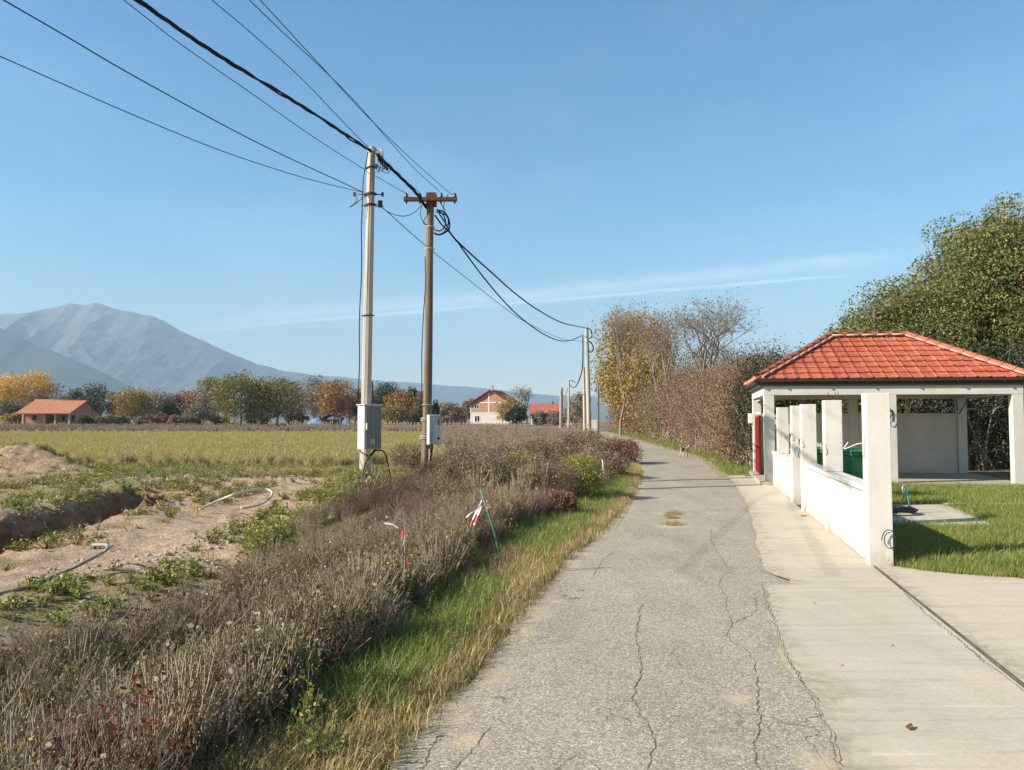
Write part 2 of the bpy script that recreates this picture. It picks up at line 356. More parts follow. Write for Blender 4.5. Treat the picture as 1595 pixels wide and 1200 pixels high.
plain('cabinet_light', (.55, .56, .57), .5, .05); plain('cabinet_door', (.20, .21, .225), .45, .06)  # door grey carries the shade of its side turned from the sun
def f_meter(g):
    p = g.pos(); st = g.noise(g.mapped(p, (9, 9, 1.3)), 1.0, 5, .7)
    return g.ramp(st, [(.35, (.27, .36, .42)), (.5, (.40, .48, .53)), (.62, (.62, .66, .68))])
mat('meter_paint', f_meter, .5, .3)
plain('green_plastic', (.035, .185, .07), .4, .12, spec=.5); plain('stake_green', (.05, .34, .21), .5, .1); plain('mint', (.16, .62, .47), .4, .05)
plain('tape_red', (.52, .10, .12), .5, .05); plain('tape_white', (.82, .80, .80), .5, .05)
plain('pipe_grey', (.30, .29, .28), .5, .1, 3); plain('pipe_white', (.55, .52, .46), .6, .25, 5); plain('blue_tarp', (.16, .27, .45), .5, .3, 1.2); plain('fur_white', (.68, .62, .54), .9, .1, 20)
plain('fur_dark', (.07, .055, .05), .9); plain('old_timber', (.24, .18, .13), .9, .35, 5); plain('stone', (.48, .40, .31), .95, .35, 8, bump=.5)
plain('dead_leaf', (.22, .10, .05), .9, .3); plain('sheet_roof', (.035, .03, .03), .6); plain('bark', (.16, .12, .09), .95, .4, 4, bump=.6)
plain('bark_grey', (.25, .215, .175), .95, .3, 5, bump=.5); plain('twig', (.34, .275, .20), .95, .3, 9); plain('twig_dark', (.16, .105, .08), .95, .3, 9); plain('twig_pale', (.37, .31, .235), .9, .2, 9)
# ------------------------------------------------------------ the lie of the land
def base(y): return np.clip(.004 * (np.asarray(y, float) - 40), 0, .85)
LE = np.array([gp(a, b)[:2] for a, b in [(340, 1500), (520, 1280), (600, 1200), (640, 1140), (700, 1085), (765, 1010), (812, 950), (840, 920), (880, 870), (930, 832), (962, 800), (982, 775), (992, 758), (998, 737), (990, 718)]] + [(6.3, 43), (8.0, 64), (9.4, 85), (8.7, 100), (6.4, 113), (2, 124), (-10, 138), (-40, 160)])
RE = np.array([gp(a, b)[:2] for a, b in [(1700, 1900), (1400, 1400), (1306, 1195), (1261, 1084), (1224, 1039), (1200, 960), (1190, 905), (1181, 850), (1168, 800), (1155, 770), (1140, 750), (1130, 742)]] + [(7.5, 28.5), (8.45, 34.2), (9.2, 45), (10.0, 58), (11.0, 75), (11.8, 93), (11.3, 108), (8.8, 120), (3.5, 131), (-9, 146), (-38, 170)])
def xl(y): return np.interp(y, LE[:19, 1], LE[:19, 0])
def xr(y): return np.interp(y, RE[:19, 1], RE[:19, 0])
W0 = np.array([4.02, 8.60]); WD = np.array([math.sin(R(13.3)), math.cos(R(13.3))]); WN = np.array([WD[1], -WD[0]])   # wall line, outer face
def wall_x(y): return W0[0] + (np.asarray(y) - W0[1]) * WD[0] / WD[1]
TR = np.array([(-6.5, 5.5), (-6.35, 7.5), (-6.25, 9.2), (-6.2, 10.5), (-6.35, 12.4), (-6.9, 14.2)])
def dseg(x, y, P):
    d = np.full(np.shape(x), 1e9)
    for a, b in zip(P[:-1], P[1:]):
        ab = b - a; t = np.clip(((x - a[0]) * ab[0] + (y - a[1]) * ab[1]) / (ab @ ab), 0, 1)
        d = np.minimum(d, np.hypot(x - a[0] - t * ab[0], y - a[1] - t * ab[1]))
    return d
WV = lambda y: np.interp(y, [3, 4.8, 8, 11.8, 15, 18.5, 30, 60, 100], [.75, .82, .95, 1.25, 1.0, .75, .6, .6, .6])
def left_d(x, y): return xl(y) - x                       # metres left of the road edge
def height(x, y):
    x = np.asarray(x, float); y = np.asarray(y, float); d = left_d(x, y); b = base(y)
    near = (y < 105)
    h = np.zeros(x.shape)
    bumps = (fbm(x * .5, y * .5, 3) - .5) * .18 + (fbm(x * 2.3, y * 2.3, 8) - .5) * .10
    far = sstep(.1, 2.0, d)
    h += bumps * far
    h -= .30 * np.exp(-((d - 1.9) / .75) ** 2) * sstep(11, 6, y) * (d > 0)      # roadside ditch
    h += .16 * sstep(2.6, 4.2, d) * sstep(30, 18, y)
    h += .10 * sstep(1, 3, d) * sstep(8, 20, y) * (y < 200)
    td = dseg(x, y, TR) + (fbm(x * 3, y * 3, 21) - .5) * .60
    dep = sstep(.54, .34, td) * sstep(15.2, 14.0, y)
    h -= dep * .33
    h += (fbm(x * 4.5, y * 4.5, 33) - .5) * .09 * sstep(3.2, 4.5, d) * sstep(24, 20, y)
    side = (x < np.interp(y, TR[:, 1], TR[:, 0]))
    h += np.where(side, 1, .25) * np.exp(-((td - .95) / .42) ** 2) * .22 * (fbm(x * 1.7, y * 1.7, 5) + .25) * sstep(16, 14, y) * sstep(.35, .62, td)
    h += (fbm(x * 5, y * 5, 31) - .5) * .14 * np.exp(-((td - .7) / .6) ** 2)
    mx, my = gp(38, 748)[:2]; r = np.hypot((x - mx) / 1.9, (y - my) / 1.1)
    h += .62 * sstep(1.1, 0, r) * (.55 + .9 * fbm(x * 1.8, y * 1.8, 9)) + .1 * sstep(1.6, .4, r) * (fbm(x * 6, y * 6, 4) - .3)
    mx, my = gp(205, 812)[:2]; r = np.hypot((x - mx) / .75, (y - my) / .9)
    h += .30 * sstep(1.1, 0, r) * (.4 + fbm(x * 3, y * 3, 19))
    inr = near & (d < .02) & (x < 40)
    right = near & (x > xr(y))
    h = np.where(inr, -.035, h)
    h = np.where(right & (x > xr(y) + .4) & (y > 22), (fbm(x, y, 12) - .5) * .1 + .02, h)
    h = np.where((y > 105) & (x > -60) & (x < 30), -.03, h)
    return h + b
def spaced(stops):
    out = [stops[0][0]]
    for (a, s0), (b, s1) in zip(stops[:-1], stops[1:]):
        while out[-1] < b: t = (out[-1] - a) / (b - a); out.append(out[-1] + s0 + (s1 - s0) * t)
    return np.array(out)
gy = spaced([(-30, 8), (0, 1.5), (2.5, .09), (16, .09), (30, .2), (60, 1.0), (200, 6), (800, 50), (5200, 400)])
gxr = spaced([(3.5, .15), (14, .6), (40, 4), (200, 20), (1000, 150), (5600, 600)])
gxl = spaced([(3.5, .09), (14, .09), (20, .25), (40, 1.5), (200, 12), (1000, 150), (5600, 600)])
gx = np.concatenate([-(gxl[::-1]), spaced([(-3.5, .09), (3.5, .09)])[1:-1], gxr])
X, Y = np.meshgrid(gx, gy); Z = height(X, Y)
dirt_poly = [gp(*p)[:2] for p in [(-400, 1075), (60, 1045), (250, 985), (340, 925), (430, 850), (510, 778), (500, 756), (330, 750), (120, 752), (-400, 770)]]
mb = MB().grid(X, Y, Z)
ground = part('ground', mb, MATS['field']); tag(ground, kind='structure', label='grassy field with bare earth and a trench left of the road')
def attr(o, name, val):
    a = o.data.attributes.new(name, 'FLOAT', 'POINT'); a.data.foreach_set('value', np.asarray(val, np.float32).ravel())
WX, WY = X + (fbm(X * .8, Y * .8, 40) - .5) * 1.4, Y + (fbm(X * .8, Y * .8, 41) - .5) * 1.6
dirt = inpoly(WX, WY, dirt_poly).astype(float)
dirt *= .35 + .65 * sstep(.36, .52, fbm(X * .55, Y * .55, 50))
ph = dseg(X, Y, np.array([gp(*p)[:2] for p in [(-100, 960), (120, 905), (260, 868), (360, 815), (470, 778)]]))
dirt = np.maximum(dirt, sstep(.75, .3, ph + (fbm(X * 2, Y * 2, 51) - .5) * .5))
mx, my = gp(38, 748)[:2]; dirt = np.maximum(dirt, sstep(1.35, .9, np.hypot((X - mx) / 1.9, (Y - my) / 1.1)))
td = dseg(X, Y, TR) + (fbm(X * 3, Y * 3, 21) - .5) * .60
soil = sstep(.75, .45, td) * sstep(15.2, 14.2, Y)
D = left_d(X, Y)
dry = np.maximum(sstep(80, 105, Y + (fbm(X * .05, Y * .05, 7) - .5) * 20) * sstep(400, 300, Y), ((D > WV(Y) - .1) & (D < 3.5) & (Y < 60)) * .9)
dry = np.maximum(dry, ((X > xr(Y)) & (Y > 22)) * .6)
attr(ground, 'dirt', dirt); attr(ground, 'soil', soil); attr(ground, 'dry', dry)

def edge_resample(P, n, seed, amp):
    s = np.concatenate([[0], np.cumsum(np.hypot(*np.diff(P, axis=0).T))]); t = np.linspace(0, 1, n) ** 2.2 * s[-1]
    return np.stack([np.interp(t, s, P[:, 0]), np.interp(t, s, P[:, 1])], 1)
n = 900
yy = spaced([(2.2, .03), (12, .05), (30, .2), (95, 1.5)])
rows = [((xl(y) + (fbm(y * 2.2, 3, 60) - .5) * .22 + (fbm(y * 9, 3, 61) - .5) * .09, y), (xr(y) + (.5 if y < 22 else .12), y)) for y in yy]
for t in np.linspace(0.05, 1, 30):
    a = LE[17] * 1.0; i = 17 + t * 5; k = int(min(i, len(LE) - 2)); f = i - k
    rows.append((tuple(LE[k] * (1 - f) + LE[k + 1] * f), tuple(RE[k] * (1 - f) + RE[k + 1] * f)))
L = np.array([[a[0], a[1]] for a, b in rows], float); Rr = np.array([[b[0], b[1]] for a, b in rows], float)
u = np.linspace(0, 1, 44)[None, :]
RX = L[:, 0:1] * (1 - u) + Rr[:, 0:1] * u; RY = L[:, 1:2] * (1 - u) + Rr[:, 1:2] * u
RZ = base(RY) + .012 * np.sin(u * math.pi) - .012 + (fbm(RX * .7, RY * .7, 66) - .5) * .02
mb = MB().grid(RX, RY, RZ)
rng = np.random.default_rng(5)
def crack(px, w=(.0010, .0038)):                          # a hairline strip laid on the road: broken surface, once a drawn stake shadow
    P = np.array([gp(*p)[:2] for p in px]); s = np.concatenate([[0], np.cumsum(np.hypot(*np.diff(P, axis=0).T))]); m_ = int(s[-1] / .045) + 2
    t = np.linspace(0, s[-1], m_); x = np.interp(t, s, P[:, 0]) + rng.normal(0, .008, m_); y = np.interp(t, s, P[:, 1]) + rng.normal(0, .008, m_)
    T = np.gradient(np.stack([x, y], 1), axis=0); T /= np.linalg.norm(T, axis=1)[:, None] + 1e-9; N = np.stack([-T[:, 1], T[:, 0]], 1)
    ww = rng.uniform(*w, m_) * (.35 + fbm(t * 3, 1, 5)); z = base(y) + .012 * np.sin(np.clip((x - xl(y)) / (xr(y) + .5 - xl(y)), 0, 1) * math.pi) - .0095 + (fbm(x * .7, y * .7, 66) - .5) * .02
    V = np.concatenate([np.column_stack([x + N[:, 0] * ww, y + N[:, 1] * ww, z]), np.column_stack([x - N[:, 0] * ww, y - N[:, 1] * ww, z])])
    i = np.arange(m_ - 1); return V, np.stack([i, i + 1, i + 1 + m_, i + m_], 1)
c5 = lambda L_: [(1000 + a / 2.68, 800 + b / 2.68) for a, b in L_]
cracks = [c5([(290, 60), (290, 110), (325, 180), (362, 232), (320, 290), (350, 350), (352, 400), (380, 455), (350, 500), (372, 535)]),
          c5([(372, 535), (430, 560), (470, 620), (485, 740), (480, 820), (492, 880), (470, 960), (482, 1072), (470, 1200)]),
          c5([(380, 455), (440, 430), (480, 400), (470, 350)]),
          [(870, 886), (905, 884), (940, 883), (972, 881)], [(1010, 1200), (1020, 1150), (985, 1090), (1000, 1040), (990, 990), (1000, 940)],  # first strip here is the green stake's cast shadow, drawn in dark colour
          [(700, 1200), (740, 1165), (760, 1130)], [(655, 1200), (670, 1165), (690, 1140)],
          [(985, 780), (975, 800), (955, 830)], [(920, 900), (940, 870), (955, 860)]]
for c_ in cracks: V, Fc = crack(c_); mb.add(V, Fc, 1)
plain('crack', (.13, .115, .09), .95)
road = part('road', mb, [MATS['asphalt'], MATS['crack']]); tag(road, kind='structure', label='narrow cracked grey asphalt lane curving away')
rv = np.empty(len(road.data.vertices) * 3, np.float32); road.data.vertices.foreach_get('co', rv); rv = rv.reshape(-1, 3)
sand = np.zeros(len(rv))
for px, py, rx, ry in [(735, 1152, .10, .12), (1062, 905, .09, .10), (1130, 1168, .06, .06), (1150, 1087, .10, .10), (1280, 1190, .12, .2), (712, 1120, .07, .07), (1048, 800, .35, .3), (870, 935, .09, .08), (1045, 820, .3, .25), (1110, 800, .2, .12)]:
    c_ = gp(px, py); sand = np.maximum(sand, sstep(1.3, .2, np.hypot((rv[:, 0] - c_[0]) / rx, (rv[:, 1] - c_[1]) / ry) + (fbm(rv[:, 0] * 9, rv[:, 1] * 9, 3) - .5) * .8))
sand = np.maximum(sand, .8 * sstep(.28, .0, rv[:, 0] - xl(rv[:, 1]) + (fbm(rv[:, 0] * 4, rv[:, 1] * 4, 13) - .5) * .4) * (rv[:, 1] < 90))
attr(road, 'sand', sand * .85)

# concrete apron between the lane and the wall, running out to the right in front of the lawn
def apron_l(y):
    j = np.where(y < gp(1190, 913)[1], 0.0, .27 * sstep(.9, .1, (y - gp(1190, 913)[1])))
    return xr(y) + j + (fbm(y * 1.8, 7, 70) - .5) * .10 + (fbm(y * 8, 7, 71) - .5) * .06
def lawn_front(x): return np.interp(x, [4.2, 4.37, 4.77, 5.33, 8, 14, 30], [8.72, 8.36, 8.05, 7.86, 6.7, 4.3, -2])
mb = MB(); moss = []
def sheet(yv, lf, rf, nz, zz):
    uu = np.linspace(0, 1, nz)[None, :]; l_ = lf(yv)[:, None]; r_ = rf(yv)[:, None]; x = l_ * (1 - uu) + r_ * uu; y = np.broadcast_to(yv[:, None], x.shape)
    mb.grid(x, y, zz + (fbm(x * .6, y * .6, 77) - .5) * .016 + 0 * x); dl = x - l_
    moss.append((.45 * sstep(.26, .02, dl + (fbm(x * 3, y * 3, 2) - .5) * .3)).ravel())
ya = np.arange(2.0, 22.6, .06)
sheet(ya, apron_l, lambda y: wall_x(y) + .03, 26, .016)
rail0 = W0 + WD * -.02
sheet(np.arange(-1, 8.7, .1), lambda y: wall_x(y) + .06, lambda y: np.interp(y, [-1, 4.3, 6.7, 7.86, 8.05, 8.36, 8.72], [27, 14.2, 8.2, 5.5, 4.9, 4.5, 4.25]), 30, .020)
mb.prism([(float(wall_x(2)), 2), (float(wall_x(2)) + .12, 2), (float(wall_x(8.7)) + .12, 8.7), (float(wall_x(8.7)), 8.7)], -.1, -.02)   # bed of the rail groove
moss.append(np.zeros(8))
apron = part('concrete_apron', mb, MATS['concrete']); tag(apron, kind='structure', label='pale concrete apron beside the lane and in front of the gate line'); attr(apron, 'moss', np.concatenate(moss))
cm = MB()
for c_ in ([(1372, 893), (1395, 915), (1440, 960), (1490, 1000), (1530, 1035), (1595, 1085)], c5([(500, 300), (520, 390), (555, 490), (600, 610), (640, 680), (670, 730), (705, 790), (740, 850), (770, 920), (800, 1000), (820, 1072)]), c5([(500, 300), (560, 302), (625, 302)])):
    V, Fc = crack(c_, (.002, .0045)); V[:, 2] = .031; cm.add(V, Fc, 0)
o = part('apron_crack', cm, MATS['crack']); tag(o, kind='structure', label='thin cracks in the concrete apron')
mb = MB()
P0, P1 = W0 + WD * -7, W0 + WD * -.02; a = math.atan2(WD[1], WD[0])
mb.box((*(P0 + P1) / 2 + WN * .045, .008), (7, .012, .036), a)
solo('gate_rail', mb, plain('rail_steel', (.20, .17, .14), .6, .3, metal=.6), 'rusty sliding gate rail set in the concrete, running towards the camera from the end pillar', 'gate rail')
# lawn earth, the pad and the garden kerb
lx = lambda y: wall_x(y) + .22
mb = MB(); yv = np.arange(4.0, 19.3, .25); r_ = lambda y: 24 + 0 * y
uu = np.linspace(0, 1, 40)[None, :] ** 1.6
l0 = np.where(yv > 8.6, lx(yv), np.interp(yv, [4.0, 6.7, 7.86, 8.05, 8.36, 8.72], [14.8, 8.0, 5.35, 4.8, 4.4, 4.25]))[:, None]
x = l0 * (1 - uu) + 24 * uu; y = np.broadcast_to(yv[:, None], x.shape); mb.grid(x, y, .028 + (fbm(x, y, 4) - .5) * .03)
plain('lawn_soil', (.085, .085, .03), 1.0, .4, 9, spec=.05)
lawn_o = part('lawn', mb, MATS['lawn_soil']); tag(lawn_o, kind='structure', label='lawn earth inside the wall')
pad = [gp(*p)[:2] for p in [(1380, 826), (1556, 828), (1473, 792), (1372, 792)]]; pad[0] = np.array([5.2, pad[0][1]]); pad[3] = np.array([5.75, pad[3][1]])
pad_o = part('concrete_pad', MB().prism(pad, -.05, .075), MATS['concrete'], bevel=.01); tag(pad_o, kind='structure', label='small concrete pad in the lawn under the standpipe'); attr(pad_o, 'moss', np.zeros(len(pad_o.data.vertices)))
k0, k1 = gp(1475, 793)[:2], gp(1700, 794)[:2]
solo('garden_kerb', MB().prism([(k0[0], k0[1]), (k1[0], k1[1]), (k1[0], k1[1] + .12), (k0[0], k0[1] + .12)], -.05, .10), plain('kerb', (.5, .46, .38), .9), 'narrow pale kerb crossing the lawn from the corner of the concrete pad', 'kerb', bevel=.01)

# ------------------------------------------------------------ mountains
def mountain(name, ridge, D0, D1, D2, label, seed, spur=None, rough=1.0):
    px = np.linspace(ridge[0][0], ridge[-1][0], 520); hh = np.interp(px, [r[0] for r in ridge], [r[1] for r in ridge])
    hh = hh + (fbm(px * .045, 2, seed) - .5) * 5 * rough
    t = np.linspace(0, 1, 130)[:, None]; Dm = D0 + (D1 - D0) * t; PX = px[None, :] + 0 * t
    H = ((HOR - hh)[None, :]) / F_PX * D1
    prof = np.where(t <= 1, t ** 1.25, 1)
    XX = (PX - CXP) / F_PX * D1 * (.55 + .45 * Dm / D1)
    nz = fbm(XX / 260, Dm / 420, seed + 3, 6); rid = 1 - np.abs(2 * nz - 1)
    Zt = H * prof + H * (rid - .62) * .28 * rough * (t * (1 - t)) * 1.9
    if spur:
        for (pts, amp, wid) in spur:
            sx = np.interp(t[:, 0], [p[1] for p in pts], [p[0] for p in pts])[:, None]
            Zt = Zt + amp * np.exp(-np.abs(PX - sx) / wid) * np.sin(np.clip(t, 0, 1) * math.pi) ** .8
    back = np.linspace(0, 1, 12)[1:, None]
    XX = np.vstack([XX, XX[-1:] + 0 * back]); YY = np.vstack([Dm + 0 * PX, D1 + (D2 - D1) * back + 0 * PX[:1]]); Zt = np.vstack([Zt, Zt[-1:] * (1 - back) - 30 * back])
    o = part(name, MB().grid(XX, YY, np.maximum(Zt, -30)), MATS['rock']); tag(o, kind='structure', label=label); return o
RID = [(-520, 540), (-400, 520), (-250, 515), (-120, 500), (0, 490), (50, 485), (75, 481), (105, 472), (125, 474), (145, 471), (155, 474), (175, 480), (218, 488), (238, 491), (276, 513), (301, 525), (338, 540), (376, 558), (400, 568), (450, 579), (470, 581), (520, 590), (545, 592), (580, 597)]
mountain('mountain', RID, 4300, 6200, 7600, 'high pale rocky mountain beyond the field', 100, spur=[([(118, 1), (150, .75), (140, .55), (90, .3), (60, 0)], 150, 26), ([(240, 1), (300, .5), (360, 0)], 60, 22), ([(30, 1), (0, .6), (-40, 0)], 90, 30)])
mountain('foothill', [(-500, 500), (-200, 480), (-60, 492), (0, 512), (30, 524), (50, 536), (80, 547), (115, 561), (160, 580), (220, 612), (280, 652)], 3000, 4200, 4800, 'darker wooded spur in front of the high mountain', 140, rough=.35)
mountain('hills', [(380, 600), (430, 585), (450, 581), (480, 583), (540, 588), (600, 594), (650, 597), (700, 601), (760, 605), (800, 611), (860, 616), (950, 618), (1100, 612), (1300, 600), (1700, 590), (2200, 600)], 6000, 8200, 9000, 'low blue hills on the horizon', 170, rough=.5)
# ------------------------------------------------------------ the pavilion
PF = 19.30; SK = math.tan(R(13.6)); PX0, PX1 = 6.42, 12.43; PB = 23.35
def pl(x, y): return (x + (y - PF) * SK, y - (x - PX0) * .15)               # plan of the skewed pavilion: front x, world y
pav = thing('pavilion', (9.8, 21.3, 0), 'open white pavilion with red tiled hip roof behind the low wall', 'pavilion')
def skewbox(mb, x0, x1, y0, y1, z0, z1, m=0): return mb.prism([pl(x0, y0), pl(x1, y0), pl(x1, y1), pl(x0, y1)], z0, z1, m)
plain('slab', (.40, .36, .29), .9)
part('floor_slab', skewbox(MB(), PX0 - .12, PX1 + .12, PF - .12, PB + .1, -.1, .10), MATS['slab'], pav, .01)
cols = [(PX0, PF), (9.31, PF), (12.18, PF), (PX0, PB - .25), (9.17, PB - .25), (12.15, PB - .25)]
for (x_, y_) in cols:
    part('column', skewbox(MB(), x_, x_ + .25, y_, y_ + .25, .10 if x_ > 7 else -.02, 2.29), MATS['white_render'], pav, .008)
bm = skewbox(MB(), PX0 - .003, PX1 + .003, PF - .003, PF + .253, 2.29, 2.515)
part('beam', bm, MATS['white_render'], pav, .006)
part('beam', skewbox(MB(), PX0 - .003, PX1 + .003, PB - .253, PB + .003, 2.29, 2.515), MATS['white_render'], pav, .006)
part('beam', skewbox(MB(), PX0 - .003, PX0 + .25, PF + .253, PB - .253, 2.29, 2.515), MATS['white_render'], pav, .006)
part('beam', skewbox(MB(), PX1 - .25, PX1 + .003, PF + .253, PB - .253, 2.29, 2.515), MATS['white_render'], pav, .006)
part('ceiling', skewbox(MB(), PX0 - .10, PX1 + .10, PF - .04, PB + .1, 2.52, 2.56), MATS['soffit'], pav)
bw = part('back_wall', skewbox(MB(), PX0 + .26, 12.14, PB - .2, PB - .06, .10, 1.74), MATS['white_render'], pav)
part('wall_cap', skewbox(MB(), PX0 + .26, 12.14, PB - .24, PB - .02, 1.74, 1.86), MATS['white_render'], bw, .006)
part('low_wall', skewbox(MB(), 9.05, 9.305, PF + .03, PF + .2, -.02, .42), MATS['white_render'], pav, .006)
# roof
EL, ER, EF, EB, ZE = PX0 - .13, PX1 + .13, PF - .05, PB + .13, 2.70
RZt, RL, RRt, RM = 3.96, 8.40, 10.35, (EF + EB) / 2
cFL, cFR, cBL, cBR = [np.array([*pl(a, b), ZE]) for a, b in ((EL, EF), (ER, EF), (EL, EB), (ER, EB))]
rA, rB = np.array([*pl(RL, RM), RZt]), np.array([*pl(RRt, RM), RZt])
roof = MB()
def slope(mb, A, B, C, D_):                                # eave A-B, top D_-C : pan tiles as relief
    nu, nv = 190, 84; e = (B - A); ln = np.linalg.norm(e); e = e / ln; nrm = np.cross(e, D_ - A); nrm /= np.linalg.norm(nrm); w = np.cross(nrm, e)
    Lw = float((D_ - A) @ w); rowh = .315; colw = .30; tt, hh, rw = [], [], []
    for k in range(int(Lw / rowh) + 1):
        for a_, b_ in ((0, 0), (-.035, .004), (-.037, .034), (.0, .037), (.07, .031), (.16, .021), (.25, .009), (.29, .002)):
            if k * rowh + a_ < Lw: tt.append(max(k * rowh + a_, -.03)); hh.append(b_); rw.append(k)
    v = (np.array(tt) / Lw)[:, None, None]; uu = np.linspace(0, 1, nu)[None, :, None]
    P = (A * (1 - uu) + B * uu) * (1 - v) + (D_ * (1 - uu) + C * uu) * v
    s = (P - A) @ e; row = np.array(rw)[:, None] + 0 * s; cc = (s / colw) % 1.0
    rel = np.array(hh)[:, None] * (1 + .25 * (vnoise(np.floor(s / colw), row, 9) - .5)) + .020 * np.exp(-((cc - .16) / .12) ** 2) - .010 * np.exp(-((cc - .36) / .06) ** 2) + (vnoise(np.floor(s / colw), row, 4) - .5) * .010
    P = P + nrm * rel[..., None]; mb.grid(P[..., 0], P[..., 1], P[..., 2], smooth=False)
slope(roof, cFL, cFR, rB, rA); slope(roof, cBL, cFL, rA, rA + 1e-3); slope(roof, cFR, cBR, rB + 1e-3, rB); slope(roof, cBR, cBL, rA, rB)
rf = part('roof', roof, MATS['roof_tile'], pav)
plain('ridge_mortar', (.60, .36, .28), .9, .15, 12)
def ridge(a, b, k):
    for i in range(k):
        p, q = a + (b - a) * i / k, a + (b - a) * (i + 1.06) / k
        m_ = MB(); T = (q - p) / np.linalg.norm(q - p); S = np.cross(T, (0, 0, 1)); S /= np.linalg.norm(S); U = np.cross(S, T)
        an = np.linspace(0, math.pi, 9); rr = [(.135, 0), (.115, 1.0)]
        V = np.array([[p + (q - p) * f + S * r * math.cos(a_) + U * (r * .8 * math.sin(a_) + .03) for a_ in an] for r, f in [(.128, 0), (.128, .10), (.108, .101), (.108, 1.0)]])
        m_.grid(V[..., 0], V[..., 1], V[..., 2])
        m_.tube([p + S * .125 + U * .02, q + S * .11 + U * .02], .028, 6, 1); m_.tube([p - S * .125 + U * .02, q - S * .11 + U * .02], .028, 6, 1)
        part('ridge_tile', m_, [MATS['roof_tile'], MATS['ridge_mortar']], rf)
up = np.array([0, 0, .03])
ridge(rA + up, rB + up, 5); ridge(cFL + up, rA + up, 10); ridge(cFR + up, rB + up, 10); ridge(cBL + up, rA + up, 10); ridge(cBR + up, rB + up, 10)
for a_, b_ in ((cFL, cFR), (cBL, cFL), (cFR, cBR), (cBR, cBL)):
    e = (b_ - a_) / np.linalg.norm(b_ - a_); nrm = np.cross(e, (0, 0, 1)); nn = nrm[:2] / np.linalg.norm(nrm[:2]); nn3 = np.array([*nn, 0])
    V = []; prof = [(.0, -.02), (.0, -.075), (.02, -.105), (.06, -.105), (.085, -.07), (.085, -.015), (.078, -.015), (.075, -.06), (.02, -.09), (.01, -.02)]
    V = np.array([[p + nn3 * a1 + np.array([0, 0, b1]) for a1, b1 in prof] for p in (a_ + e * -.1, b_ + e * .1)]); m_ = MB(); m_.grid(V[..., 0], V[..., 1], V[..., 2], smooth=False)
    for k_ in np.arange(.5, np.linalg.norm(b_ - a_), 1.05): m_.box(a_ + e * k_ + nn3 * .045 + np.array([0, 0, -.062]), (.022, .094, .104), math.atan2(e[1], e[0]))
    part('gutter', m_, MATS['gutter_brown'], rf)
    m_ = MB(); q0, q1 = a_ + nn3 * -.02, b_ + nn3 * -.02
    m_.box((q0 + q1) / 2 + np.array([0, 0, -.09]), (np.linalg.norm(q1 - q0), .02, .13), math.atan2(e[1], e[0])); part('fascia', m_, MATS['gutter_brown'], rf)
# red gate at the road side
gate = MB(); gy0, gy1 = PB - .30, PB - 1.65
for y_ in np.linspace(gy0, gy1, 3):
    a = pl(PX0 + .08, y_); gate.box((a[0], a[1], .93), (.05, .05, 1.72), -R(13.6))
for z_ in (.12, .95, 1.76):
    a, b = np.array(pl(PX0 + .08, gy0)), np.array(pl(PX0 + .08, gy1)); m2 = (a + b) / 2; gate.box((m2[0], m2[1], z_), (.045, np.linalg.norm(b - a), .07), -R(13.6))
gp_ = part('gate', gate, MATS['red_paint'], pav)
a, b = np.array(pl(PX0 + .11, gy0)), np.array(pl(PX0 + .11, gy1)); m2 = (a + b) / 2
part('gate_panel', MB().box((m2[0], m2[1], .93), (.012, np.linalg.norm(b - a) - .04, 1.66), -R(13.6)), plain('red_sheet', (.20, .045, .04), .5, .15), gp_)
wf = MB(); a = np.array(pl(PX0 + .1, PB - .95))
for z_ in (1.86, 2.24): wf.box((a[0], a[1], z_), (.05, 1.3, .05), -R(13.6))
part('frame', wf, MATS['white_frame'], pav)
wl = MB()
def loops(mb, c, r, nrm, turns=2.2, rad=.007, seed=0, droop=.2, m=0):
    rr = np.random.default_rng(seed); t = np.linspace(0, 2 * math.pi * turns, int(30 * turns)); n_ = np.array(nrm, float); n_ /= np.linalg.norm(n_); u_ = np.cross(n_, (0, 0, 1)); u_ /= np.linalg.norm(u_)
    q = r * (1 + .25 * np.sin(t * .7 + seed)); P = np.array(c)[None] + u_[None] * (q * np.cos(t))[:, None] * .62 + np.array([[0, 0, 1]]) * (q * np.sin(t))[:, None] + n_[None] * (.02 + .02 * np.sin(t * .5))[:, None]
    P[:, 2] -= droop * r * (t / t.max()) ** 2; mb.tube(P, rad, 5, m)
a = at(1375 + 8, 648, PF - .43); loops(wl, (a[0], PF - .47, a[2]), .18, (0, -1, 0), 1.6, .010, 3)
part('loose_cable', wl, MATS['cable'], pav)
wl = MB(); a = at(1408, 680, PB - .72); loops(wl, (a[0], PB - .76, a[2]), .15, (0, -1, 0), 2.3, .009, 5); part('loose_cable', wl, MATS['steel'], pav)
wl = MB(); a = at(1175, 724, PB); loops(wl, (a[0] - .02, PB - .27, .38), .15, (-.1, -1, 0), 1.5, .012, 6); part('loose_cable', wl, MATS['steel'], pav)
lamp = MB(); a = at(1167, 652, PB); lamp.box((a[0], PB - .1, a[2]), (.10, .16, .3)); part('wall_lamp', lamp, MATS['white_frame'], pav, .02)
mb = MB(); a = np.array([*pl(12.15, PB - .33), 2.25]); mb.tube([a + (-.05, 0, 0), a + (-.02, 0, -.35)], .014, 6); mb.tube([a + (.28, 0, 0), a + (.02, 0, -.42)], .014, 6); part('brace', mb, MATS['gutter_brown'], pav)

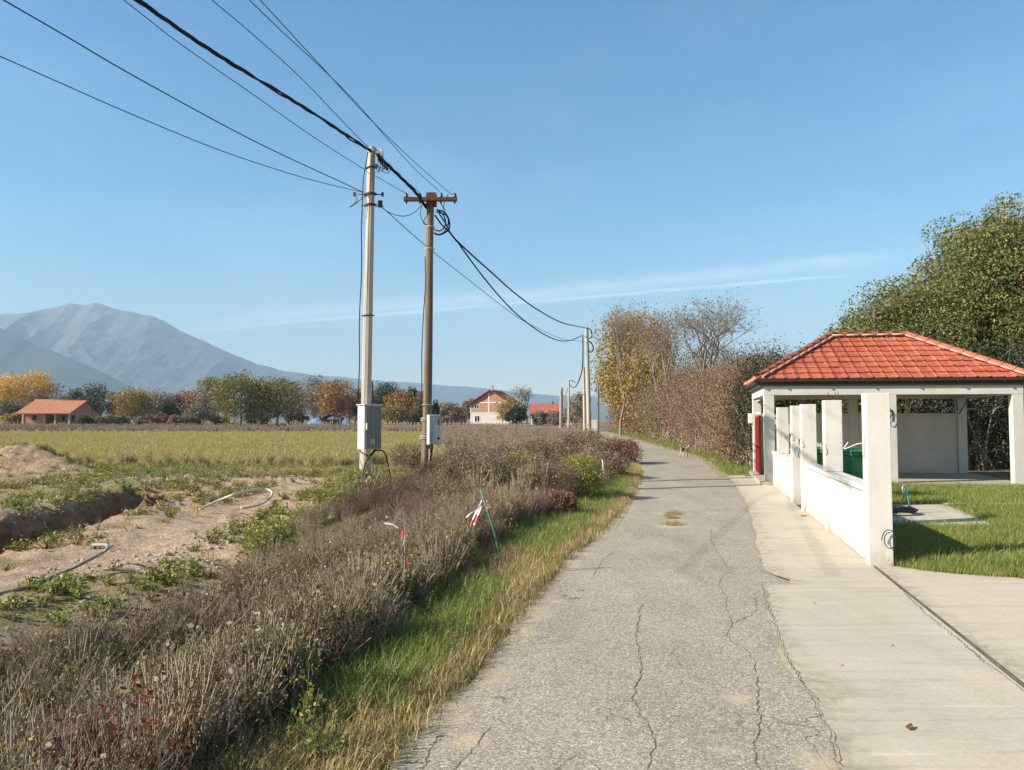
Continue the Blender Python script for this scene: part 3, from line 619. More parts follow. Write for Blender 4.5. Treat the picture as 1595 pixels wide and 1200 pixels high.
# ------------------------------------------------------------ the wall with pillars
wall = thing('boundary_wall', (W0[0], W0[1], 0), 'low white rendered wall with tall square pillars beside the apron', 'wall')
def wp(s, n): p = W0 + WD * s + WN * n; return (p[0], p[1])
def wbox(mb, s0, s1, n0, n1, z0, z1, m=0): return mb.prism([wp(s0, n1), wp(s1, n1), wp(s1, n0), wp(s0, n0)], z0, z1, m)
PS = [0.0, 2.78, 5.20, 6.62, 9.15]; ang = -R(13.3)
END = 10.78
for s0, s1 in ((.253, 5.197), (6.873, END)):
    wbn = part('wall_panel', wbox(MB(), s0, s1, .05, .20, -.02, .80), MATS['white_render'], wall)
    part('joint', wbox(MB(), s0, s1, .058, .195, .80, .82), MATS['dark'], wbn)
    part('coping', wbox(MB(), s0, s1, .022, .235, .82, .885), MATS['white_render'], wbn, .005)
for i, s_ in enumerate(PS):
    if i == 0: b_ = wbox(MB(), s_, s_ + .25, 0, .25, -.02, 1.96)
    elif i in (2, 3): b_ = wbox(MB(), s_, s_ + .25, 0, .25, -.02, 1.94)
    else: b_ = wbox(wbox(MB(), s_, s_ + .25, 0.004, .246, .889, 1.95), s_ + .03, s_ + .22, .012, .05, -.02, .80)
    pi = part('pillar', b_, MATS['white_render'], wall, .006)
    if i == 1:
        m_ = MB()
        for q in ((.05, .06), (.2, .19), (.05, .2)): p = wp(s_ + q[0], q[1]); m_.tube([(p[0], p[1], 1.94), (p[0] + .004, p[1], 2.07)], .006, 5)
        part('reinforcing_bar', m_, MATS['rust'], pi)
nW = (-WD[0], -WD[1], 0); nL = (-WN[0], -WN[1], 0)
def wc(name, s, n, z, r, nrm, turns, seed, mt='cable', rad=.006):
    m_ = MB(); p = wp(s, n); loops(m_, (p[0], p[1], z), r, nrm, turns, rad, seed); part(name, m_, MATS[mt], wall)
wc('loose_cable', -.02, .20, .31, .10, nW, 1.3, 1, 'cable', .005)
wc('loose_cable', 2.76, -.03, 1.24, .08, nL, 1.3, 2, 'steel', .005); wc('loose_cable', 5.18, -.02, 1.27, .06, nL, 1.3, 4, 'cable', .005); wc('loose_cable', 6.60, .1, 1.0, .09, nW, 1.1, 7, 'cable', .005)
wc('loose_cable', 6.6, 0, 1.33, .06, nL, 1.4, 8, 'cable', .005); wc('loose_cable', 9.1, .1, 1.32, .06, nW, 1.2, 9, 'steel', .005)
m_ = MB(); p = np.array([*wp(.12, 0), 1.38]); q = at(1321, 689, p[1] + .1); m_.tube(smooth_pts([p, p + (-.07, .02, .0), p + (-.2, .08, -.06), q], 20), .006, 6); m_.tube([p + (-.01, 0, .1), p + (-.012, 0, -.16)], .007, 5); part('loose_cable', m_, MATS['strap'], wall)

# ------------------------------------------------------------ yard things
def wheelie_bin(x_, y_, rz, label):
    t = thing('wheelie_bin', (x_, y_, .03), label, 'bin', 'green wheeled bins behind the wall'); c, s = math.cos(rz), math.sin(rz)
    def q(a, b): return (x_ + a * c - b * s, y_ + a * s + b * c)
    def ring(w, d_, z): return [(*q(sx * w / 2, sy * d_ / 2), z) for sx, sy in ((-1, -1), (1, -1), (1, 1), (-1, 1))]
    b = MB(); lv = [(.42, .46, .12), (.48, .56, .93), (.54, .62, .94), (.54, .62, .99)]
    V = [p for l in lv for p in ring(*l)]; F_ = [[3, 2, 1, 0], [12, 13, 14, 15]] + [[4 * k + i, 4 * k + (i + 1) % 4, 4 * k + 4 + (i + 1) % 4, 4 * k + 4 + i] for k in range(3) for i in range(4)]
    b.add(V, F_); part('body', b, MATS['green_plastic'], t, .012)
    l = MB(); V = ring(.57, .64, 1.0) + ring(.57, .64, 1.03) + ring(.46, .5, 1.075); l.add(V, [[8, 9, 10, 11], [3, 2, 1, 0]] + [[4 * k + i, 4 * k + (i + 1) % 4, 4 * k + 4 + (i + 1) % 4, 4 * k + 4 + i] for k in range(2) for i in range(4)])
    ld = part('lid', l, MATS['green_plastic'], t, .01)
    h = MB(); h.tube([(*q(-.22, .36), 1.0), (*q(.22, .36), 1.0)], .016, 8); part('handle', h, MATS['green_plastic'], ld)
    for sx in (-1, 1):
        w = MB(); w.tube([(*q(sx * .22, .27), .14), (*q(sx * .27, .27), .14)], .11, 16); part('wheel', w, MATS['dark'], t)
wheelie_bin(7.02, 15.6, R(10), 'green wheeled bin with its whole lid visible between the wall pillars, nearer the end pillar')
wheelie_bin(6.5, 16.6, R(25), 'green wheeled bin with only its tilted lid showing above the coping')
sp = at(1419, 802, 12.95); sp[2] = .075
st = thing('standpipe', sp, 'mint green water standpipe with a small tap standing on the concrete pad', 'standpipe')
tp = at(1410, 759, 12.95)
part('pipe', MB().tube([sp, sp * .3 + tp * .7, tp], .019, 10), MATS['mint'], st)
m_ = MB().tube([tp + (0, 0, -.01), tp + (-.03, -.02, .03), tp + (-.06, -.03, .0), tp + (-.06, -.03, -.06), tp + (-.035, -.02, -.13)], .014, 8); m_.box(tp + (-.02, -.02, .035), (.055, .02, .04)); part('tap', m_, MATS['steel'], st)
hs = MB(); h0 = tp + (-.035, -.02, -.13); hp = smooth_pts([h0, h0 + (-.06, -.02, -.15), h0 + (-.17, -.04, -.3), (sp[0] - .25, sp[1] - .1, .13), (sp[0] - .33, sp[1] - .1, .12)], 24); hs.tube(hp, .011, 7)
cc = (sp[0] - .37, sp[1] - .06)
t = np.linspace(0, 2 * math.pi * 7, 260); rr = .34 + .07 * np.sin(t * .37); hs.tube(np.stack([cc[0] + rr * np.cos(t), cc[1] + rr * .85 * np.sin(t), .10 + .05 * np.abs(np.sin(t * .33)) + .006 * t / 6.28], 1), .020, 6)
solo('garden_hose', hs, MATS['cable'], 'black garden hose lying coiled on the concrete pad under the standpipe', 'hose', loc=(cc[0], cc[1], .08))

# ------------------------------------------------------------ utility poles
def taper_pole(mb, p0, p1, w0, w1, d0, d1, rz, bev=.22, n=10):
    p0, p1 = np.array(p0, float), np.array(p1, float)
    def ring(c, w, d_):
        k = bev * min(w, d_); pts = [(-w / 2 + k, -d_ / 2), (w / 2 - k, -d_ / 2), (w / 2, -d_ / 2 + k), (w / 2, d_ / 2 - k), (w / 2 - k, d_ / 2), (-w / 2 + k, d_ / 2), (-w / 2, d_ / 2 - k), (-w / 2, -d_ / 2 + k)]
        return [(c[0] + a * math.cos(rz) - b * math.sin(rz), c[1] + a * math.sin(rz) + b * math.cos(rz), c[2]) for a, b in pts]
    V = []; 
    for t in np.linspace(0, 1, n): V += ring(p0 + (p1 - p0) * t, w0 + (w1 - w0) * t, d0 + (d1 - d0) * t)
    k = mb.n; mb.add(V, [[8 * i + j, 8 * i + (j + 1) % 8, 8 * i + 8 + (j + 1) % 8, 8 * i + 8 + j] for i in range(n - 1) for j in range(8)])
    mb.f.append((np.array([list(range(8 * n - 8, 8 * n))]) + k, 0, False)); return mb
CY = 16.6; cb = at(567, 768, CY); cb[2] = -.3; ct = at(578.5, 230, CY)
cp = thing('utility_pole', (cb[0], cb[1], .1), 'tall pale square concrete utility pole carrying the large grey cabinet', 'utility pole')
TH = R(42)
part('pole', taper_pole(MB(), cb, ct, .18, .12, .245, .185, TH), MATS['pole_concrete'], cp)
def cpt(py): f = (768 - py) / (768 - 230.); a = cb * 0; a[:] = at(567 + 11.5 * f, py, CY); return a
ux, uy = np.array([math.cos(TH), math.sin(TH), 0]), np.array([-math.sin(TH), math.cos(TH), 0])
def band(mb, c, w, d_, t_=.02, hh=.03, rz=TH, m=0): mb.box(c, (w + t_, d_ + t_, hh), rz, m)
for py in (262, 492):
    m_ = MB(); band(m_, cpt(py), .17 if py < 400 else .185, .235 if py < 400 else .25, .012, .018)
    part('cable_band', m_, MATS['cable'], cp)
m_ = MB(); band(m_, cpt(303), .16, .225, .02, .05); band(m_, cpt(320), .16, .225, .02, .04); c_ = cpt(303)
m_.tube([c_ + (-.35, -.02, .0), c_ + (.28, .02, .0)], .012, 6); c2 = cpt(320); m_.tube([c2 + (-.2, 0, 0), c2 + (.3, 0, -.02)], .012, 6)
for q in ((-.35, .0), (.27, .0)): m_.box(c_ + (q[0], 0, q[1]), (.05, .05, .09))
m_.box(at(592, 318, CY - .2), (.09, .09, .14), .4); part('bracket', m_, MATS['gutter_brown'], cp)
m_ = MB(); a = cpt(236); m_.tube([a, a + (.18, -.05, .05), a + (.26, -.08, -.02), a + (.27, -.08, -.16)], .018, 6); m_.box(a + (.05, -.02, .03), (.12, .1, .08), TH); m_.box(a + (.16, -.05, -.04), (.14, .05, .06)); part('hook_arm', m_, MATS['steel'], cp)
m_ = MB()
for k_ in range(6):
    a = at(590 + 2.6 * k_, 248 + 3 * k_, CY - .1); b = at(586 + 3 * k_, 262 + (k_ * 7) % 9, CY - .1); m_.tube(smooth_pts([a, at(588 + 4 * k_, 258 + 3 * (k_ % 3), CY - .2), b, at(584, 255, CY - .1)], 16), .008, 5)
    m_.box(a, (.05, .04, .08), .3 * k_)
part('connector', m_, MATS['cable'], cp)
m_ = MB()
L0 = [cpt(y) + (-.145, -.13, 0) for y in range(240, 642, 40)]; L0[0] = cpt(240) + (-.05, -.12, .0); L0 = [p + (.012 * math.sin(i * 1.7), 0, 0) for i, p in enumerate(L0)]
m_.tube(smooth_pts(L0, 60), .012, 6)
m_.tube(smooth_pts([at(580, y, CY - .15) + (.012 * math.sin(y), 0, 0) for y in (594, 610, 625, 634)], 10), .016, 6)
m_.tube(smooth_pts([cpt(300) + (-.36, 0, 0), at(556, 313, CY - .1), at(545, 323, CY - .1), at(553, 318, CY - .1), cpt(305) + (-.1, 0, 0)], 24), .008, 5)
part('down_cable', m_, MATS['cable'], cp)
# cabinet
cc = at(575.5, 666, CY - .35); cw, cd, chh = .42, .285, 0.94
cab = thing('electrical_cabinet', (cc[0], cc[1], cc[2] - chh / 2), 'large grey electrical cabinet, shade coloured into its door, strapped to the concrete pole, door facing right', 'cabinet')
TC = R(42); vx, vy = np.array([math.cos(TC), math.sin(TC), 0]), np.array([-math.sin(TC), math.cos(TC), 0])
def cq(a, b, z): return cc + vx * a + vy * b + np.array([0, 0, z])
part('body', MB().box(cc, (cw, cd, chh), TC), MATS['cabinet_light'], cab, .008)
part('rain_hood', MB().box(cq(0, 0, chh / 2 + .012), (cw + .05, cd + .05, .026), TC), MATS['cabinet_light'], cab, .006)
dr = part('door', MB().box(cq(0.01, -cd / 2 - .008, 0), (cw - .05, .02, chh - .04), TC), MATS['cabinet_door'], cab, .004)
m_ = MB()
for z_, h_ in ((.36, .13), (.19, .13), (.05, .09)): 
    for a_, b_, w_, hh_ in ((0, h_ / 2, .22, .012), (0, -h_ / 2, .22, .012), (-.11, 0, .012, h_), (.11, 0, .012, h_)): m_.box(cq(.04 + a_, -cd / 2 - .022, z_ + b_), (w_, .01, hh_), TC)
for a_ in (-.04, .06, .13): m_.box(cq(a_, -cd / 2 - .021, -.2), (.008, .008, .36), TC)
part('door_rib', m_, MATS['cabinet_door'], dr)
part('handle', MB().box(cq(-.17, -cd / 2 - .035, .02), (.03, .03, .14), TC), MATS['white_frame'], dr, .006)
part('lock', MB().box(cq(-.17, -cd / 2 - .03, -.09), (.04, .025, .06), TC), MATS['rust'], dr)
m_ = MB().box(cq(-.02, -cd / 2 - .022, -.30), (.085, .005, .11), TC); m_.box(cq(-.02, -cd / 2 - .027, -.335), (.026, .004, .04), TC, 1); m_.box(cq(-.02, -cd / 2 - .027, -.29), (.05, .004, .022), TC, 1)
m_.box(cq(-.045, -cd / 2 - .0265, -.32), (.014, .003, .06), TC, 2); part('sticker', m_, [plain('sticker', (.62, .66, .5), .6), MATS['stake_green'], plain('yellow_print', (.6, .5, .1), .6)], dr)
m_ = MB()
def pc(L_, r_, mbx=None, Yd=CY - .4): (mbx or m_).tube(smooth_pts([at(a, b, Yd) for a, b in L_], 30), r_, 7)
pc([(560, 699), (562, 704), (568, 708), (574, 711)], .012)
pc([(583, 700), (579, 708), (570, 720), (565, 740), (563, 755), (566, 772)], .015); pc([(585, 700), (577, 712), (569, 722), (565, 745), (567, 772)], .014)
pc([(574, 711), (584, 703), (594, 702), (600, 707), (604, 722), (608, 742), (609, 756)], .015)
part('conduit', m_, MATS['cable'], cab)
# wooden pole
wb = at(660.5, 762, 19.1); wb[2] = -.3; wt = at(672.5, 302, 19.1)
wpz = thing('utility_pole', (wb[0], wb[1], .1), 'weathered brown wooden utility pole with a rusty crossarm and insulators', 'utility pole')
f = np.linspace(0, 1, 24); Pw = wb + (wt - wb) * f[:, None]; Pw[:, 0] += .025 * np.sin(f * 5)
part('pole', MB().tube(Pw, .118 - .028 * f, 18), MATS['pole_wood'], wpz)
def wpt(py): f_ = (762 - py) / 460.; return at(660.5 + 12 * f_, py, 19.1)
am = at(670.5, 311, 18.92); al = at(629, 310.5, 18.92); ar = at(712, 311, 18.92)
arm = MB(); aL = (ar - al); arm.box((al + ar) / 2, (aL[0], .10, .10)); 
arm_o = part('crossarm', arm, MATS['rust'], wpz, .01)
for px in (633, 654, 687, 708.5):
    b = at(px, 311, 18.92); i_ = MB(); i_.tube([b + (0, 0, -.13), b + (0, 0, .17)], .011, 6); 
    i_.tube([b + (0, 0, .055), b + (0, 0, .075), b + (0, 0, .10), b + (0, 0, .12), b + (0, 0, .14), b + (0, 0, .165)], [.05, .055, .034, .046, .030, .02], 12, 1); i_.box(b + (0, 0, -.07), (.05, .05, .03))
    part('insulator', i_, [MATS['rust'], MATS['insulator']], arm_o)
m_ = MB(); a = wpt(309); m_.box(a + (0, -.02, -.02), (.25, .26, .26)); m_.box(wpt(320) + (0, -.02, 0), (.26, .27, .04)); part('clamp', m_, MATS['rust'], wpz, .01)
for py, r_ in ((318, .118), (354, .112), (388, .113), (631, .128), (652, .13), (655, .13), (680, .132), (683, .132)):
    t = np.linspace(0, 2 * math.pi, 22); c_ = wpt(py); m_ = MB().tube(np.stack([c_[0] + r_ * np.cos(t), c_[1] + r_ * np.sin(t), c_[2] + .006 * np.sin(t * 2)], 1), .009, 5)
    part('strap', m_, MATS['strap'], wpz)
m_ = MB(); 
def pc2(L_, r_, Yd=18.9): m_.tube(smooth_pts([at(a, b, Yd) for a, b in L_], 34), r_, 6)
pc2([(662, 400), (663, 440), (661, 470), (659, 500), (657, 550), (657, 600), (656, 650)], .012)
pc2([(657, 320), (655, 335), (660, 348), (665, 351), (660, 345), (664, 338)], .009)
part('down_cable', m_, MATS['cable'], wpz)
m_ = MB()
for L_, r_ in (([(680, 327), (692, 331), (699, 342), (700, 355), (694, 362), (684, 366), (676, 363)], .021), ([(680, 327), (690, 335), (694, 348), (690, 357), (683, 360), (675, 357)], .018),
               ([(678, 330), (695, 336), (698, 350), (690, 363), (678, 366)], .015), ([(677, 335), (688, 350), (700, 362), (712, 377)], .02), ([(684, 333), (695, 350), (701, 362), (712, 376)], .018), ([(690, 334), (693, 328), (688, 320), (684, 312)], .010), ([(690, 329), (692, 316), (698, 303)], .010)):
    m_.tube(smooth_pts([at(a, b, 18.85 + .05 * math.sin(a)) for a, b in L_], 30), r_, 7)
part('cable_coil', m_, MATS['cable'], wpz)
mcc = at(675.5, 669.5, 18.72); mw, md, mh = .30, .18, .73; TM = R(24); vx2, vy2 = np.array([math.cos(TM), math.sin(TM), 0]), np.array([-math.sin(TM), math.cos(TM), 0])
def mq(a, b, z): return mcc + vx2 * a + vy2 * b + np.array([0, 0, z])
mt_ = thing('meter_box', (mcc[0], mcc[1], mcc[2] - mh / 2), 'small flaking blue-grey meter box tied to the wooden pole', 'meter box')
part('body', MB().box(mcc, (mw, md, mh), TM), MATS['strap'], mt_, .008)
dd = part('door', MB().box(mq(0.005, -md / 2 - .006, 0), (mw - .015, .016, mh - .02), TM), MATS['meter_paint'], mt_, .004)
part('window', MB().box(mq(.09, -md / 2 - .018, -.21), (.06, .008, .065), TM), MATS['dark'], dd)
part('window_surround', MB().box(mq(.09, -md / 2 - .0155, -.21), (.09, .006, .10), TM), MATS['white_frame'], dd)
part('rust_patch', MB().box(mq(.09, -md / 2 - .0155, .19), (.055, .004, .14), TM), plain('rust_stain', (.28, .19, .16), .9, .3, 20), dd)
m_ = MB(); m_.tube(smooth_pts([at(a, b, 18.72) for a, b in [(673, 690), (672, 705), (669, 722), (664, 735), (656, 745), (655, 758)]], 30), .028, 8); m_.tube(smooth_pts([at(a, b, 18.68) for a, b in [(669, 700), (668, 722), (662, 740), (654, 752)]], 30), .014, 8, 1); part('conduit', m_, [MATS['cable'], MATS['strap']], mt_)
# poles further along the lane
def far_pole(p0, p1, Y, z0, w0, w1, label, mt='pole_concrete', arm=None):
    a = at(p0, 690, Y); a = np.array([a[0], Y, z0]); b = at(p1[0], p1[1], Y)
    t = thing('utility_pole', a, label, 'utility pole', 'utility poles down the lane')
    part('pole', taper_pole(MB(), a, b, w0, w1, w0, w1, R(40)), MATS[mt], t)
    if arm: part('lamp_arm', arm(b), MATS['steel'], t)
    return a, b
fa, fb = far_pole(918.5, (913.5, 510), 41.0, -.1, .25, .18, 'leaning concrete pole with cable slack where the lane bends, bramble at its foot')
far_pole(911.5, (909, 572), 62.0, .0, .27, .19, 'thin concrete pole directly behind the nearer leaning one')
def arm1(b): return MB().tube([b + (0, 0, -.05), b + (.25, 0, .0), b + (.65, 0, -.28)], .05, 6)
pa, pb = far_pole(886, (886, 592), 80.0, .1, .27, .17, 'white pole with a short lamp arm, left of the lane bend', arm=arm1)
qa, qb = far_pole(873, (873.5, 607), 96.0, .2, .27, .18, 'white pole in front of the old red roof')
far_pole(875.5, (875.5, 604), 100.0, .2, .25, .2, 'dark wooden pole close behind a white pole by the red roofed house', 'pole_wood')
far_pole(931.5, (932, 596), 70.0, 0.1, .2, .15, 'thin wooden pole standing against the golden tree', 'pole_wood')
m_ = MB()
for L_ in ([(914, 512), (920, 514), (922, 524), (918, 528)], [(915, 530), (922, 536), (924, 545), (919, 549), (916, 540)]): m_.tube(smooth_pts([at(a, b, 41) for a, b in L_], 20), .03, 6)
solo('cable_slack', m_, MATS['cable'], 'looped cable slack hanging at the top of the leaning concrete pole', 'cable')

# ------------------------------------------------------------ overhead cables: straight in plan, sagging as in the photo
def cable(pts, Y0, Y1, r, label, mt='cable', strands=1, ext=None, wob=0.0):
    px0, px1 = pts[0][0], pts[-1][0]; P = []
    for a, b in pts:
        t = (a - px0) / (px1 - px0); P.append(at(a, b, 1 / ((1 - t) / Y0 + t / Y1)))
    if ext: v = P[-1] - P[-2]; P.append(P[-1] + v / np.linalg.norm(v) * ext)
    P = smooth_pts(P, 90); m_ = MB()
    if strands == 1: m_.tube(P, r, 6)
    else:
        s = np.concatenate([[0], np.cumsum(np.linalg.norm(np.diff(P, axis=0), axis=1))]); n_ = int(s[-1] / .09); t = np.linspace(0, s[-1], n_); Q = np.stack([np.interp(t, s, P[:, i]) for i in range(3)], 1)
        for k in range(strands):
            ph = t * 5.2 + k * 2 * math.pi / strands; O = Q.copy(); O[:, 0] += r * 1.1 * np.cos(ph) ; O[:, 2] += r * 1.1 * np.sin(ph) + (wob * (fbm(t * .9, k, 3) - .5) if k == 0 else 0); m_.tube(O, r, 6)
    return solo('overhead_cable', m_, MATS[mt], label, 'overhead cable', 'overhead cables along the lane')
EX = 4.5
cable([(580, 238), (560, 224), (450, 153), (330, 80), (213, 0)], CY, 10.6, .017, 'thick twisted black cable rising from the concrete pole top to the upper left', strands=3, ext=EX, wob=.12)
cable([(633, 302), (564, 262), (480, 208), (395, 148), (280, 68), (192, 0)], 18.9, 10.9, .007, 'thin wire from the leftmost insulator, just below the thick twisted cable', ext=EX)
cable([(654, 301), (570, 226), (474, 127), (395, 55), (330, 0)], 18.9, 11.0, .007, 'thin wire from the second insulator passing just above the concrete pole top', ext=EX)
cable([(684, 298), (649, 266), (610, 224), (560, 166), (508, 113), (440, 50), (388, 0)], 18.9, 11.2, .007, 'thin wire from the third insulator, left one of the close pair at the top', ext=EX)
cable([(708, 303), (697, 298), (632, 240), (564, 173), (497, 100), (405, 0)], 18.9, 11.2, .007, 'thin wire from the rightmost insulator, right one of the close pair at the top', ext=EX)
cable([(566, 300), (545, 290), (400, 222), (220, 125), (100, 55), (5, 0)], CY, 9.0, .009, 'black service cable from the pole bracket to the top left corner', ext=EX)
cable([(566, 300), (480, 279), (350, 237), (200, 176), (100, 132), (0, 88)], CY, 9.4, .007, 'slack thin wire, lowest of those reaching the left edge', ext=EX)
cable([(588, 241), (602, 255), (635, 287), (650, 303), (664, 324)], CY, 19.0, .020, 'heavy twisted cable between the concrete pole top and the wooden pole', strands=3)
cable([(712, 376), (740, 402), (766, 425), (802, 457), (838, 483), (876, 503), (912, 511)], 19.5, 41.0, .024, 'upper of the two heavy cables swooping down to the far leaning pole')
cable([(712, 376), (737, 411), (766, 448), (790, 475), (811, 495), (843, 518.5), (868, 530), (888, 530.5), (909, 522)], 19.5, 41.0, .022, 'lower of the two heavy cables with the deepest sag before the far leaning pole')
cable([(594, 322), (663, 383), (730, 436), (804, 493), (845, 515), (876, 528), (912, 533)], CY, 41.0, .009, 'thin wire passing behind the wooden pole down to the far leaning pole')
cable([(594, 323), (608, 332), (628, 337), (644, 332), (658, 319)], CY, 18.9, .009, 'short slack loop joining the bracket and the wooden pole')
cable([(908, 524), (907.5, 570), (903, 590), (897, 602), (892, 604), (888, 600), (886, 594)], 41.0, 80.0, .035, 'dark cable sagging from the leaning pole to the pole with the lamp arm')
cable([(886, 597), (884, 606), (881, 615), (877, 617), (874, 611)], 80.0, 96.0, .03, 'short dark cable between the two farthest white poles')
# ------------------------------------------------------------ houses across the field
def wallq(mb, x0, x1, y, z0, z1, th, openings, m=0):         # a wall facing -Y with rectangular holes (x0,x1,z0,z1)
    xs = sorted({x0, x1, *[o[0] for o in openings], *[o[1] for o in openings]}); zs = sorted({z0, z1, *[o[2] for o in openings], *[o[3] for o in openings]})
    for a, b in zip(xs[:-1], xs[1:]):
        for c, d_ in zip(zs[:-1], zs[1:]):
            if any(o[0] <= a and b <= o[1] and o[2] <= c and d_ <= o[3] for o in openings): continue
            mb.box(((a + b) / 2, y + th / 2, (c + d_) / 2), (b - a, th, d_ - c), m=m)
def rot_about(o, p, ang):
    o.rotation_euler.z = ang
h1 = thing('brick_house', (-115, 193, .6), 'unfinished single storey brick house with a large orange gable roof beyond the field', 'house')
y0 = 186.0; zb = .55
w_ = MB(); wallq(w_, -120.7, -115.4, y0 + 1.2, zb, 3.4, .3, [(-118.4, -117.4, 1.7, 2.9)]); w_.box((-120.55, y0 + 7.5, 1.97), (.3, 12.6, 2.86)); w_.box((-108.9, y0 + 8.5, 1.97), (.3, 11, 2.86)); 
wallq(w_, -115.4, -109.0, y0 + 3.4, zb, 3.4, .3, [(-115.0, -113.7, zb, 2.8), (-112.4, -111.6, 1.5, 2.8), (-109.9, -109.3, 1.5, 2.8)]); w_.box((-115.45, y0 + 2.4, 1.97), (.3, 2.2, 2.86)); w_.box((-115, y0 + 13.8, 1.97), (11.5, .3, 2.86))
w_.add([(-108.8, y0 + .2, 3.4), (-108.8, y0 + 13.9, 3.4), (-108.8, y0 + 7.05, 6.45), (-109.05, y0 + .2, 3.4), (-109.05, y0 + 13.9, 3.4), (-109.05, y0 + 7.05, 6.45)], [[0, 1, 2], [5, 4, 3]])
part('wall', w_, MATS['brick_wall'], h1)
for x_, y_ in ((-120.7, y0 + 1.1), (-115.4, y0 + 1.1), (-112.3, y0 + .3), (-108.85, y0 + .3)): part('column', MB().box((x_, y_ + .15, 1.97), (.38, .38, 2.87)), MATS['far_concrete'], h1)
part('parapet', MB().box((-111.0, y0 + .9, .9), (1.9, .3, .5)), MATS['far_concrete'], h1)
c_ = MB()
for y_ in (y0 + 3.6, y0 + 9.0): c_.box((-108.72, y_, 3.2), (.12, .45, 3.3 if y_ < y0 + 5 else 4.6))
c_.box((-108.7, y0 + 7, 3.3), (.10, 13.4, .25)); part('tie_beam', c_, MATS['far_concrete'], h1)
for a in ((-117.9, 1.7, 2.9, y0 + 1.38, 1.0), (-114.35, .55, 2.8, y0 + 3.58, 1.3), (-112.0, 1.5, 2.8, y0 + 3.58, .8), (-109.6, 1.5, 2.8, y0 + 3.58, .6)): part('window', MB().box((a[0], a[3], (a[1] + a[2]) / 2), (a[4], .1, a[2] - a[1])), MATS['dark'], h1)
def gable_roof(x0, x1, yf, yb, ze, zr, th=.18):
    ym = (yf + yb) / 2; m_ = MB()
    for (ya, za, yc, zc) in ((yf, ze, ym, zr), (yb, ze, ym, zr)): m_.add([(x0, ya, za), (x1, ya, za), (x1, yc, zc), (x0, yc, zc), (x0, ya, za - th), (x1, ya, za - th), (x1, yc, zc - th), (x0, yc, zc - th)], [[0, 1, 2, 3], [7, 6, 5, 4], [0, 4, 5, 1], [1, 5, 6, 2], [3, 7, 4, 0], [2, 6, 7, 3]] if ya == yf else [[3, 2, 1, 0], [4, 5, 6, 7], [1, 5, 4, 0], [2, 6, 5, 1], [0, 4, 7, 3], [3, 7, 6, 2]])
    return m_
part('roof', gable_roof(-121.6, -108.2, y0 - .5, y0 + 14.5, 3.42, 6.75), MATS['orange_roof'], h1)
part('ridge_cap', MB().tube([(-121.6, y0 + 7, 6.78), (-108.2, y0 + 7, 6.78)], .16, 8), MATS['orange_roof'], h1)

h2 = thing('brick_house', (-6.0, 210, .7), 'two storey house with brick gable above a white ground floor and dark red roof', 'house')
xa, xb, yA, yB, z0_ = -11.9, -.1, 210.0, 220.0, .6
ws = [(-10.9, -9.4, 1.3, 3.0), (-4.0, -3.1, 1.9, 3.0), (-1.6, -.2, 1.0, 3.0)]; ws[2] = (-1.7, -.5, 1.0, 3.0)
w_ = MB(); wallq(w_, xa, xb, yA, z0_, 3.75, .3, [(-10.6, -9.1, 1.2, 2.9), (-4.1, -3.3, 1.9, 2.9), (-1.75, -.6, 1.1, 2.9)]); w_.box((xb - .15, (yA + yB) / 2 + .15, 2.17), (.3, yB - yA - .3, 3.15)); w_.box((xa + .15, (yA + yB) / 2 + .15, 2.17), (.3, yB - yA - .3, 3.15))
part('ground_floor_wall', w_, MATS['old_white'], h2)
w_ = MB(); wallq(w_, xa, xb, yA, 3.85, 6.1, .3, [(-10.7, -9.3, 4.85, 6.0), (-4.1, -3.2, 5.3, 6.1)]); w_.box((xb - .15, (yA + yB) / 2 + .15, 4.97), (.3, yB - yA - .3, 2.25)); w_.box((xa + .15, (yA + yB) / 2 + .15, 4.97), (.3, yB - yA - .3, 2.25))
xm = (xa + xb) / 2; w_.add([(xa, yA, 6.1), (xb, yA, 6.1), (xm, yA, 9.85), (xa, yA + .3, 6.1), (xb, yA + .3, 6.1), (xm, yA + .3, 9.85)], [[0, 1, 2], [5, 4, 3]])
part('brick_wall', w_, MATS['brick_wall'], h2)
w_ = MB(); w_.box((xm, yA - .02, 3.8), (xb - xa + .1, .12, .16)); w_.box((xm, yA - .04, 6.55), (6.6, .1, .28)); w_.box((xm - .4, yA - .06, 6.5), (.36, .1, 5.6)); w_.box((xa + .15, yA - .05, 4.9), (.34, .1, 2.3)); part('tie_beam', w_, MATS['white_frame'], h2)
for (x_, z_, w0, hh) in ((-9.85, 2.05, 1.5, 1.7), (-3.7, 2.4, .8, 1.0), (-1.17, 2.0, 1.15, 1.8), (-10.0, 5.42, 1.4, 1.15), (-3.65, 5.7, .9, .8)):
    fr = MB()
    for s in (-1, 1): fr.box((x_ + s * w0 / 2, yA + .05, z_), (.14, .2, hh + .14)); fr.box((x_, yA + .05, z_ + s * hh / 2), (w0, .2, .14))
    fr.box((x_, yA + .06, z_), (.12, .16, hh)); wo = part('window', fr, MATS['white_frame'], h2); part('pane', MB().box((x_, yA + .2, z_), (w0, .04, hh)), MATS['glass'], wo)
m_ = MB(); ov = .8; zr, ze_ = 10.15, 6.05
for s in (-1, 1):
    xe = xm + s * ((xb - xa) / 2 + ov); V = [(xe, yA - ov, ze_), (xe, yB + ov, ze_), (xm, yB + ov, zr), (xm, yA - ov, zr)]; V += [(a, b, c - .22) for a, b, c in V]
    m_.add(V, [[0, 1, 2, 3], [7, 6, 5, 4], [0, 4, 5, 1], [1, 5, 6, 2], [2, 6, 7, 3], [3, 7, 4, 0]])
rf2 = part('roof', m_, MATS['maroon_roof'], h2)
